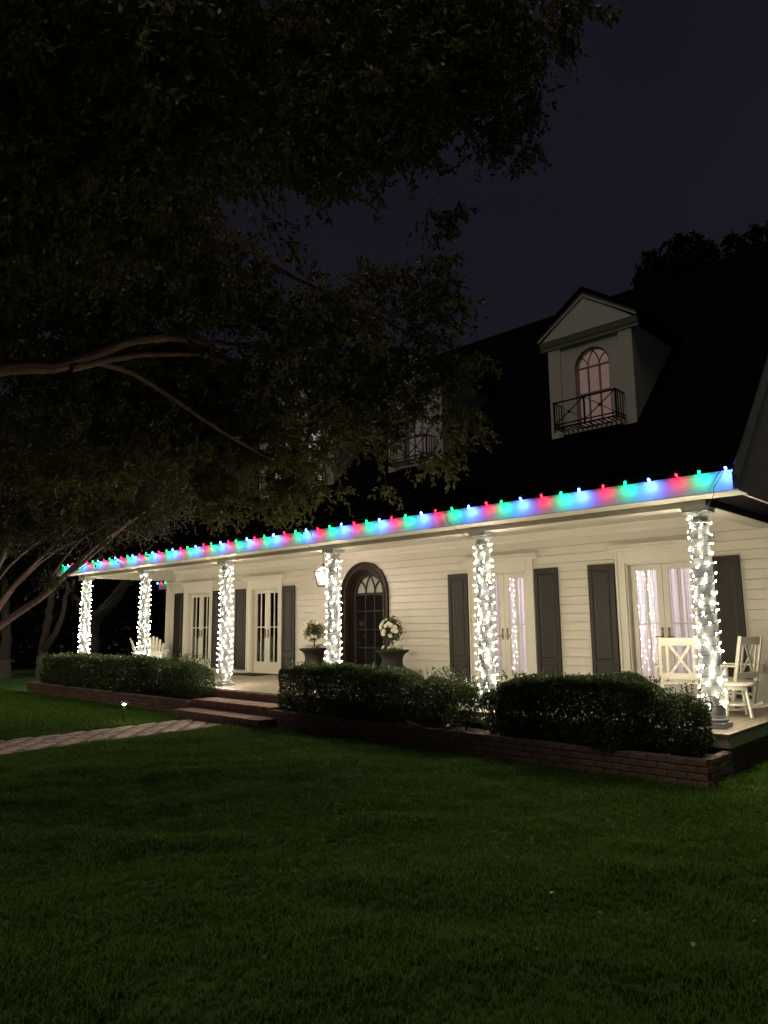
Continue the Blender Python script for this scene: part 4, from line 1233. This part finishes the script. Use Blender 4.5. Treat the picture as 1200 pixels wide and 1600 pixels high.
# ------------------------------------------------------------------ trees
def grow_tree(name, label, limbs, lobes, n_attr, seed, bark, leafm, base, twigs=5, leaves=13, leaf=0.055, density=None, cat='tree', group=None, up=0.25, lime=None, tl=(0.18, 0.48)):
    g = np.random.default_rng(seed)
    o = empty(name, (base[0], base[1], 0.0)); tag(o, label, cat, group)
    B = np.array([base[0], base[1], 0.0])
    trunk = MB(); nodes = []; nrad = []
    for pts, r0, r1 in limbs:
        P_ = np.array(pts, float) - B
        seg = np.linalg.norm(np.diff(P_, axis=0), axis=1); cum = np.concatenate([[0], np.cumsum(seg)])
        m = max(4, int(cum[-1] / 0.22)); ts = np.linspace(0, cum[-1], m)
        Q = np.stack([np.interp(ts, cum, P_[:, k]) for k in range(3)], -1)
        # soften the corners and add a little crookedness
        for _ in range(2):
            Q[1:-1] = 0.25 * Q[:-2] + 0.5 * Q[1:-1] + 0.25 * Q[2:]
        Q[1:-1] += g.normal(size=Q[1:-1].shape) * 0.10 * r0
        rad = r0 + (r1 - r0) * (ts / cum[-1]) ** 0.8
        rad = rad * (1 + g.normal(size=m) * 0.035)
        trunk.tube(Q, list(rad), 9)
        nodes.append(Q); nrad.append(rad)
    trunk.build('trunk', bark, o, True)
    if lime:
        MB().tube([(Vector(p) - Vector(B)) for p in lime[0]], lime[1], 10, False).build('lime_wash', M_LIME, o, True)
    if n_attr == 0: return o
    N = np.concatenate(nodes); NR = np.concatenate(nrad)
    L = np.array(lobes, float); vol = L[:, 3] ** 2.2; 
    pick = g.choice(len(L), n_attr, p=vol / vol.sum())
    dirs = unit(g.normal(size=(n_attr, 3))); rr = g.random(n_attr) ** 0.42
    A = L[pick, :3] + dirs * (rr * L[pick, 3])[:, None] - B
    d0 = np.min(np.linalg.norm(A[:, None, :] - N[None, ::3, :], axis=2), axis=1)
    A = A[np.argsort(d0)]
    br = MB(); NN = [tuple(x) for x in N]
    arr = np.empty((len(N) + 4 * n_attr, 3)); arr[:len(N)] = N; cnt = len(N)
    rads = np.empty(len(arr)); rads[:len(N)] = NR
    ends = []
    for a in A:
        dd = np.linalg.norm(arr[:cnt] - a, axis=1)
        i = int(np.argmin(dd)); p = arr[i]; dist = dd[i]
        r0 = min(rads[i] * 0.7, 0.006 + 0.014 * dist)
        r0 = max(r0, 0.004)
        m1 = p + (a - p) * 0.35 + np.array([0, 0, up * dist * 0.35]) + g.normal(size=3) * 0.05 * dist
        m2 = p + (a - p) * 0.7 + np.array([0, 0, up * dist * 0.25]) + g.normal(size=3) * 0.05 * dist
        br.tube([p, m1, m2, a], [r0, r0 * 0.8, r0 * 0.6, max(0.003, r0 * 0.4)], 4, False)
        for q in (m1, m2, a):
            arr[cnt] = q; rads[cnt] = max(0.004, r0 * 0.6); cnt += 1
        ends.append((a, a - p))
    br.build('branches', bark, o)
    # leafy twigs, a drooping spray at each branch end
    E_ = np.array([e[0] for e in ends]); D_ = unit(np.array([e[1] for e in ends]))
    k = len(E_)
    T0 = np.repeat(E_, twigs, axis=0)
    TD = unit(np.repeat(D_, twigs, axis=0) * 0.5 + g.normal(size=(k * twigs, 3)) * np.array([0.8, 0.8, 0.45]) + np.array([0, 0, -0.15]))
    TL = g.uniform(tl[0], tl[1], k * twigs)
    t = g.random((k * twigs, leaves)) ** 0.8
    pos = T0[:, None, :] + TD[:, None, :] * (t * TL[:, None])[..., None]
    pos[..., 2] -= 0.55 * (t * TL[:, None]) ** 2 * 1.6
    pos += g.normal(size=pos.shape) * 0.012
    ld_ = TD[:, None, :] * 0.55 + g.normal(size=pos.shape) * 0.55 + np.array([0, 0, -0.45])
    pos = pos.reshape(-1, 3); ld_ = ld_.reshape(-1, 3); n = len(pos)
    sz = g.uniform(0.7, 1.25, n) * leaf
    V = leaf_quads(pos, ld_, sz, sz * 0.40, g)
    inst('crown', quads_mesh('crown', V, leafm), o)
    return o

LA = [ (-2.65, -7.08, 6.70, 1.34), (-2.26, -6.28, 6.77, 1.20), (-1.90, -5.36, 7.33, 1.27), (-1.51, -4.34, 7.67, 1.11), (-1.81, -4.06, 7.17, 0.71), (-1.03, -3.45, 8.02, 0.79), (-0.86, -2.86, 7.56, 0.46), (-0.82, -2.57, 7.26, 0.32), (-1.77, -2.69, 6.58, 0.25), (-0.72, -3.39, 8.17, 0.67), (-0.36, -2.55, 8.34, 0.40), (0.14, -2.30, 8.34, 0.19), (-2.33, -4.34, 6.91, 0.75), (-1.33, -3.76, 7.31, 0.59), (-1.71, -3.33, 7.04, 0.33), (-3.38, -5.88, 6.50, 1.08), (-3.68, -6.63, 5.94, 1.05), (-3.42, -5.47, 6.12, 0.46), (-3.02, -4.23, 6.33, 0.24), (-5.68, -5.84, 5.89, 1.28), (-4.39, -6.35, 6.01, 0.73), (-5.30, -4.58, 6.01, 1.17), (-4.11, -4.38, 6.11, 0.73), (-4.04, -3.20, 5.69, 0.94), (-3.18, -2.60, 5.74, 0.70), (-2.43, -2.04, 5.91, 0.53), (-2.48, -1.67, 5.14, 0.40), (-3.25, -1.50, 5.19, 0.65), (-2.54, -1.41, 4.40, 0.30), (-3.99, -2.12, 5.03, 0.79), (-4.97, -2.79, 4.72, 1.00), (-5.79, -3.77, 4.97, 1.11), (-6.65, -4.87, 4.74, 1.38), (-4.90, -2.11, 4.05, 0.58), (-5.27, -2.43, 3.62, 0.35), (-3.86, -1.73, 4.41, 0.34), (-6.10, -2.77, 3.83, 0.51), (-3.08, -1.31, 3.97, 0.18), (-4.08, -1.17, 3.76, 0.14), (-4.6, -8.4, 7.6, 1.6), (-3.2, -8.2, 8.2, 1.5)]
limbsA = [
    ([(-4.95, -8.75, -0.1), (-4.85, -8.70, 0.6), (-4.70, -8.55, 1.8), (-4.55, -8.40, 3.0), (-4.30, -8.25, 4.3), (-3.88, -8.12, 5.17)], 0.30, 0.19),
    ([(-3.88, -8.12, 5.17), (-3.52, -7.64, 5.70), (-3.11, -7.19, 6.15), (-2.84, -6.83, 6.53), (-2.57, -6.50, 6.85), (-2.15, -5.91, 7.28), (-1.81, -5.04, 7.49), (-1.48, -4.00, 7.41), (-0.95, -3.1, 7.6)], 0.17, 0.03),
    ([(-4.50, -8.38, 3.3), (-4.48, -8.0, 3.95), (-4.52, -7.42, 4.05), (-4.53, -6.59, 4.35), (-4.53, -5.87, 4.55), (-4.56, -5.46, 4.89), (-4.55, -4.96, 5.17), (-4.52, -4.37, 5.31), (-4.45, -3.7, 5.38), (-4.3, -3.1, 5.55)], 0.14, 0.014),
    ([(-4.53, -5.87, 4.55), (-4.60, -5.25, 4.86), (-4.57, -4.86, 5.00), (-4.57, -4.33, 5.15), (-4.62, -3.7, 5.2), (-4.75, -3.1, 5.1)], 0.055, 0.010),
    ([(-4.57, -5.57, 4.70), (-4.60, -5.17, 4.74), (-4.69, -4.51, 4.52), (-4.68, -3.54, 4.15), (-4.69, -2.42, 3.83)], 0.035, 0.012),
    ([(-3.10, -7.0, 6.20), (-3.17, -6.24, 6.29), (-3.38, -5.27, 6.42), (-3.49, -3.86, 6.08), (-3.20, -2.70, 5.85), (-2.58, -1.87, 5.38)], 0.055, 0.015),
    ([(-4.2, -8.2, 4.6), (-4.3, -7.9, 6.2), (-3.9, -7.9, 7.8)], 0.10, 0.03),
]
grow_tree('shade_tree', 'large leafy tree overhanging the lawn with boughs from the upper left', limbsA, LA, 3300, 21, M_BARKDARK, M_LEAF_A, (-4.95, -8.75), twigs=6, leaves=14, leaf=0.088, tl=(0.12, 0.40))

LB = [(-9.11, -4.40, 4.37, 1.13), (-8.62, -3.30, 4.40, 1.09), (-8.02, -2.29, 4.63, 0.89), (-8.44, -2.71, 3.77, 0.43), (-7.69, -1.70, 4.43, 0.53), (-9.54, -5.61, 4.15, 1.43), (-9.02, -4.40, 3.71, 0.53), (-8.68, -3.58, 3.65, 0.47), (-9.20, -4.82, 3.47, 0.47), (-8.67, -4.15, 3.11, 0.18), (-8.42, -3.56, 3.08, 0.16), (-8.65, -4.23, 2.53, 0.16)]
limbsB = [
    ([(-10.15, -5.45, -0.1), (-10.0, -5.35, 0.5), (-9.73, -5.15, 1.03)], 0.15, 0.11),
    ([(-9.73, -5.15, 1.03), (-9.57, -4.91, 1.58), (-9.41, -4.74, 1.76), (-9.03, -4.31, 2.18), (-8.65, -3.97, 2.59), (-8.51, -3.74, 3.02), (-8.44, -3.23, 3.35), (-8.26, -2.63, 3.92)], 0.075, 0.018),
    ([(-9.57, -4.91, 1.58), (-9.31, -4.79, 2.13), (-8.97, -4.51, 2.64), (-8.76, -4.31, 2.93), (-8.64, -4.12, 3.27), (-8.71, -3.89, 3.62)], 0.055, 0.015),
    ([(-9.73, -5.15, 1.03), (-9.72, -5.07, 1.94), (-9.46, -4.74, 2.87), (-9.32, -4.59, 3.61), (-9.20, -4.57, 4.25)], 0.085, 0.03),
    ([(-9.68, -5.0, 1.9), (-9.3, -4.62, 2.3), (-8.98, -4.40, 2.75), (-8.80, -3.95, 3.1)], 0.032, 0.012),
    ([(-8.65, -3.97, 2.59), (-8.3, -3.6, 3.0), (-8.2, -3.2, 3.5)], 0.03, 0.012),
    ([(-9.39, -5.01, 1.53), (-9.22, -4.83, 2.18), (-8.99, -4.55, 2.61), (-8.78, -4.35, 2.87), (-8.62, -4.07, 3.29), (-8.47, -3.84, 3.60)], 0.045, 0.012),
    ([(-8.78, -4.35, 2.87), (-8.53, -4.05, 3.05), (-8.36, -3.71, 3.22), (-8.32, -3.46, 3.45)], 0.018, 0.006),
    ([(-9.03, -4.31, 2.18), (-8.88, -4.04, 2.76), (-8.83, -3.97, 2.98), (-8.71, -3.55, 3.38), (-8.59, -3.17, 3.68)], 0.022, 0.008),
    ([(-8.51, -3.74, 3.02), (-8.39, -3.59, 3.34), (-8.43, -3.53, 3.62)], 0.014, 0.006),
    ([(-8.44, -3.23, 3.35), (-8.32, -2.99, 3.33), (-8.24, -2.80, 3.17)], 0.01, 0.004),
    ([(-9.46, -4.94, 2.24), (-9.36, -4.72, 2.71), (-9.21, -4.39, 3.08), (-9.04, -4.05, 3.31), (-8.89, -3.60, 3.78)], 0.03, 0.01),
    ([(-8.67, -4.02, 2.59), (-8.52, -3.92, 2.54), (-8.43, -3.76, 2.75), (-8.34, -3.59, 2.88)], 0.01, 0.004),
]
grow_tree('lawn_tree', 'small many-stemmed tree with reddish lit stems left of the path', limbsB, LB, 1650, 22, M_BARK, M_LEAF_B, (-10.15, -5.45), twigs=6, leaves=13, leaf=0.062)

# trees behind the far end of the porch
grow_tree('porch_end_tree', 'forked pale-barked tree behind the far end column', [
    ([(-26.97, 5.0, -0.1), (-26.97, 5.0, 0.6), (-26.98, 5.0, 1.58), (-26.74, 5.0, 2.11)], 0.34, 0.28),
    ([(-26.74, 5.0, 2.11), (-25.39, 5.1, 2.86), (-24.64, 5.2, 3.61), (-24.43, 5.3, 4.24), (-23.9, 5.5, 5.6)], 0.24, 0.10),
    ([(-26.62, 5.0, 2.10), (-25.09, 4.9, 2.60), (-23.82, 4.8, 3.32), (-22.84, 4.6, 3.64), (-21.6, 4.4, 4.6)], 0.20, 0.08),
    ([(-26.98, 5.0, 1.4), (-28.2, 5.0, 2.5), (-29.34, 5.0, 3.4), (-30.55, 5.0, 5.0)], 0.22, 0.10)],
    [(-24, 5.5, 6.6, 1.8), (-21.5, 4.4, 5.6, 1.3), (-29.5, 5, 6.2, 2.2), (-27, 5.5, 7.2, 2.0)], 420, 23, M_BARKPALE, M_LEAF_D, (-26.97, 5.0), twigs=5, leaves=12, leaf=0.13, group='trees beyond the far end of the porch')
grow_tree('whitewashed_tree', 'forked tree with whitewashed trunk just left of the hedge', [
    ([(-23.47, 1.6, -0.1), (-23.46, 1.6, 1.06), (-23.19, 1.6, 1.84), (-23.0, 1.6, 2.9), (-23.4, 1.7, 4.4)], 0.20, 0.09),
    ([(-23.40, 1.6, 0.95), (-22.57, 1.6, 1.45), (-22.0, 1.6, 2.1), (-21.5, 1.5, 3.2)], 0.13, 0.06)],
    [(-23.4, 1.7, 5.2, 1.6), (-21.3, 1.4, 4.6, 1.2)], 260, 24, M_BARKPALE, M_LEAF_D, (-23.47, 1.6), twigs=5, leaves=12, leaf=0.10, group='trees beyond the far end of the porch',
    lime=([(-23.47, 1.6, -0.05), (-23.468, 1.6, 0.35), (-23.465, 1.6, 0.75)], [0.225, 0.215, 0.205]))
grow_tree('whitewashed_tree', 'dark tree with whitewashed base at the far left edge', [
    ([(-23.96, 0.5, -0.1), (-23.92, 0.5, 0.65), (-23.9, 0.5, 1.5), (-24.2, 0.4, 3.5)], 0.22, 0.10)],
    [(-24.2, 0.4, 4.6, 1.6), (-25.6, 0.0, 4.2, 1.3)], 220, 25, M_BARKPALE, M_LEAF_D, (-23.96, 0.5), twigs=5, leaves=12, leaf=0.10, group='trees beyond the far end of the porch',
    lime=([(-23.96, 0.5, -0.05), (-23.945, 0.5, 0.3), (-23.93, 0.5, 0.66)], [0.245, 0.235, 0.225]))
# tall trees behind the house
grow_tree('tall_tree', 'tall dark tree rising behind the roof at the right edge', [
    ([(-4.6, 20.0, -0.1), (-4.6, 20, 4), (-4.5, 19.9, 9), (-4.4, 19.8, 14)], 0.5, 0.15)],
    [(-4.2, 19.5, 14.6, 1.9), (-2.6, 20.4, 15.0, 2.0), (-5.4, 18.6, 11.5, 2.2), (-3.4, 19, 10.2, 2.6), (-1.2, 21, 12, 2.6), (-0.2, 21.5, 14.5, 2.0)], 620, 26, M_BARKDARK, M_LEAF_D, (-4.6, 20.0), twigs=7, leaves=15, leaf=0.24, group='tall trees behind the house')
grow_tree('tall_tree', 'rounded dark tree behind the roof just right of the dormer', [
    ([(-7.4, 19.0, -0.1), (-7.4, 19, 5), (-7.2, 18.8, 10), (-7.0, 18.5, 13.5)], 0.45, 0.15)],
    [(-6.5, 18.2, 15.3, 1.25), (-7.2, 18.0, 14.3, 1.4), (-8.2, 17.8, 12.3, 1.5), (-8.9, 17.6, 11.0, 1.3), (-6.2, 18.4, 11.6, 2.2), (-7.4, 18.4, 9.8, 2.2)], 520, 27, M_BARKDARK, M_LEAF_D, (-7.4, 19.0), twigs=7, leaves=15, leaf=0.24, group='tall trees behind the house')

# dark wood closing off the view far to the left
g = np.random.default_rng(31)
n = 60000
th = g.random(n)
px = -34 + g.normal(size=n) * 1.2 + 7 * th; py = -26 + 62 * th
hgt = 6.5 + 1.6 * np.sin(th * 21) + 1.1 * np.sin(th * 47 + 1)
pz = g.random(n) ** 0.8 * hgt
sz = g.uniform(0.25, 0.5, n)
Vw = leaf_quads(np.stack([px, py, pz], -1), g.normal(size=(n, 3)), sz, sz * 0.6, g)
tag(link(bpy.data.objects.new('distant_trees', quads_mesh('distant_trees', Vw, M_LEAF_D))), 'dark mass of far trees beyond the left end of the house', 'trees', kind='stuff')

# far lamp at the left edge
fl_ = empty('garden_lamp', (-24.99, 0.98, 0)); fl_.location = (-24.7, -1.1, 0)
tag(fl_, 'tiny distant white lamp low at the left edge', 'garden lamp')
MB().lathe([(0.03, -0.05), (0.025, 1.45)], 8).build('post', M_LAMPMETAL, fl_, True)
MB().lathe([(0.02, 1.45), (0.05, 1.47), (0.055, 1.53), (0.02, 1.57)], 10).build('globe', E_FAR, fl_, True)

# ------------------------------------------------------------------ grass
clump_col = bpy.data.collections.new('grass_clumps')
for v in range(5):
    g_ = random.Random(200 + v)
    q = MB()
    for b in range(13):
        a = g_.uniform(0, 6.28); r0 = abs(g_.gauss(0, 0.022)); h = g_.uniform(0.022, 0.052); w = g_.uniform(0.0018, 0.0032)
        bx, by = r0 * math.cos(a), r0 * math.sin(a)
        l = g_.uniform(0.2, 0.9) * h; a2 = g_.uniform(0, 6.28)
        tx, ty = -math.sin(a2) * w, math.cos(a2) * w
        dx, dy = math.cos(a2) * l, math.sin(a2) * l
        q.add([(bx - tx, by - ty, -0.004), (bx + tx, by + ty, -0.004), (bx + dx * .35 + tx * .8, by + dy * .35 + ty * .8, h * .62), (bx + dx * .35 - tx * .8, by + dy * .35 - ty * .8, h * .62), (bx + dx, by + dy, h)],
              [(0, 1, 2, 3), (3, 2, 4)])
    clump_col.objects.link(bpy.data.objects.new('grass_clump', q.mesh('grass_clump', M_GRASS)))

def scatter(n, x0, x1, y0, y1):
    return np.stack([rng.uniform(x0, x1, n), rng.uniform(y0, y1, n)], -1)
pts = [scatter(95000, -7.55, 3.0, -8.6, -1.25), scatter(26000, -19, -8.9, -4.6, -1.2), scatter(7000, 0.34, 3.0, -1.3, 2.6), scatter(9000, -12, -8.9, -7.5, -4.0)]
G = np.concatenate(pts)
# keep what lies in front of the camera; nothing under planters, steps, path
d = np.hypot(G[:, 0] - 3.263, G[:, 1] + 9.105)
keep = (d > 2.2)
keep &= ~((G[:, 0] > -9.48) & (G[:, 0] < -6.66) & (G[:, 1] > -1.62))
keep &= ~((G[:, 1] > -1.235) & (G[:, 0] < 0.345))
keep &= ~((G[:, 0] > PX0 - 0.015) & (G[:, 0] < PX1 + 0.015))
G = G[keep]
GZ_ = lawn_h(G[:, 0], G[:, 1])
tuft = 1.0 + 0.38 * np.sin(G[:, 0] * 2.3 + np.sin(G[:, 1] * 1.7) * 1.5) * np.sin(G[:, 1] * 2.9 + 0.7) + 0.22 * np.sin(G[:, 0] * 6.1 + G[:, 1] * 3.3) * np.sin(G[:, 1] * 7.3 - G[:, 0] * 2.1)
gm = bpy.data.meshes.new('grass')
gm.from_pydata(np.stack([G[:, 0], G[:, 1], GZ_], -1).tolist(), [], [])
at = gm.attributes.new('gscale', 'FLOAT', 'POINT')
tuft = np.maximum(tuft, 0.72)
at.data.foreach_set('value', (tuft * rng.uniform(0.75, 1.2, len(G))).astype(np.float32))
gm.materials.append(M_GRASS)
grass = link(bpy.data.objects.new('grass', gm))
tag(grass, 'short green mown grass covering the front lawn', 'grass', kind='stuff')
ng = bpy.data.node_groups.new('grass_scatter', 'GeometryNodeTree')
ng.interface.new_socket('Geometry', in_out='INPUT', socket_type='NodeSocketGeometry')
ng.interface.new_socket('Geometry', in_out='OUTPUT', socket_type='NodeSocketGeometry')
gi = ng.nodes.new('NodeGroupInput'); go = ng.nodes.new('NodeGroupOutput')
mp = ng.nodes.new('GeometryNodeMeshToPoints')
ip = ng.nodes.new('GeometryNodeInstanceOnPoints')
ci = ng.nodes.new('GeometryNodeCollectionInfo')
ci.inputs['Collection'].default_value = clump_col
ci.inputs['Separate Children'].default_value = True
ci.inputs['Reset Children'].default_value = True
ip.inputs['Pick Instance'].default_value = True
rv = ng.nodes.new('FunctionNodeRandomValue'); rv.data_type = 'FLOAT_VECTOR'
rv.inputs[0].default_value = (-0.15, -0.15, 0); rv.inputs[1].default_value = (0.15, 0.15, 6.283)
na = ng.nodes.new('GeometryNodeInputNamedAttribute'); na.data_type = 'FLOAT'; na.inputs['Name'].default_value = 'gscale'
e2r = ng.nodes.new('FunctionNodeEulerToRotation')
ng.links.new(gi.outputs[0], mp.inputs['Mesh'])
ng.links.new(mp.outputs[0], ip.inputs['Points'])
ng.links.new(ci.outputs[0], ip.inputs['Instance'])
ng.links.new(rv.outputs[0], e2r.inputs[0])
ng.links.new(e2r.outputs[0], ip.inputs['Rotation'])
ng.links.new(na.outputs[0], ip.inputs['Scale'])
ng.links.new(ip.outputs[0], go.inputs[0])
md = grass.modifiers.new('scatter', 'NODES'); md.node_group = ng

# fallen leaves scattered over the lawn
g = np.random.default_rng(77)
n = 90
fx = g.uniform(-6.8, 2.2, n); fy = g.uniform(-7.6, -1.6, n)
fz = lawn_h(fx, fy) + 0.045
szf = g.uniform(0.03, 0.06, n)
Vf = leaf_quads(np.stack([fx, fy, fz], -1), g.normal(size=(n, 3)) * np.array([1, 1, 0.15]), szf, szf * 0.55, g)
tag(link(bpy.data.objects.new('fallen_leaves', quads_mesh('fallen_leaves', Vf, leaf_mat('leaf_fallen', (0.12, 0.075, 0.03), (0.20, 0.14, 0.06))))), 'few small dry leaves scattered on the front lawn', 'leaves', kind='stuff')
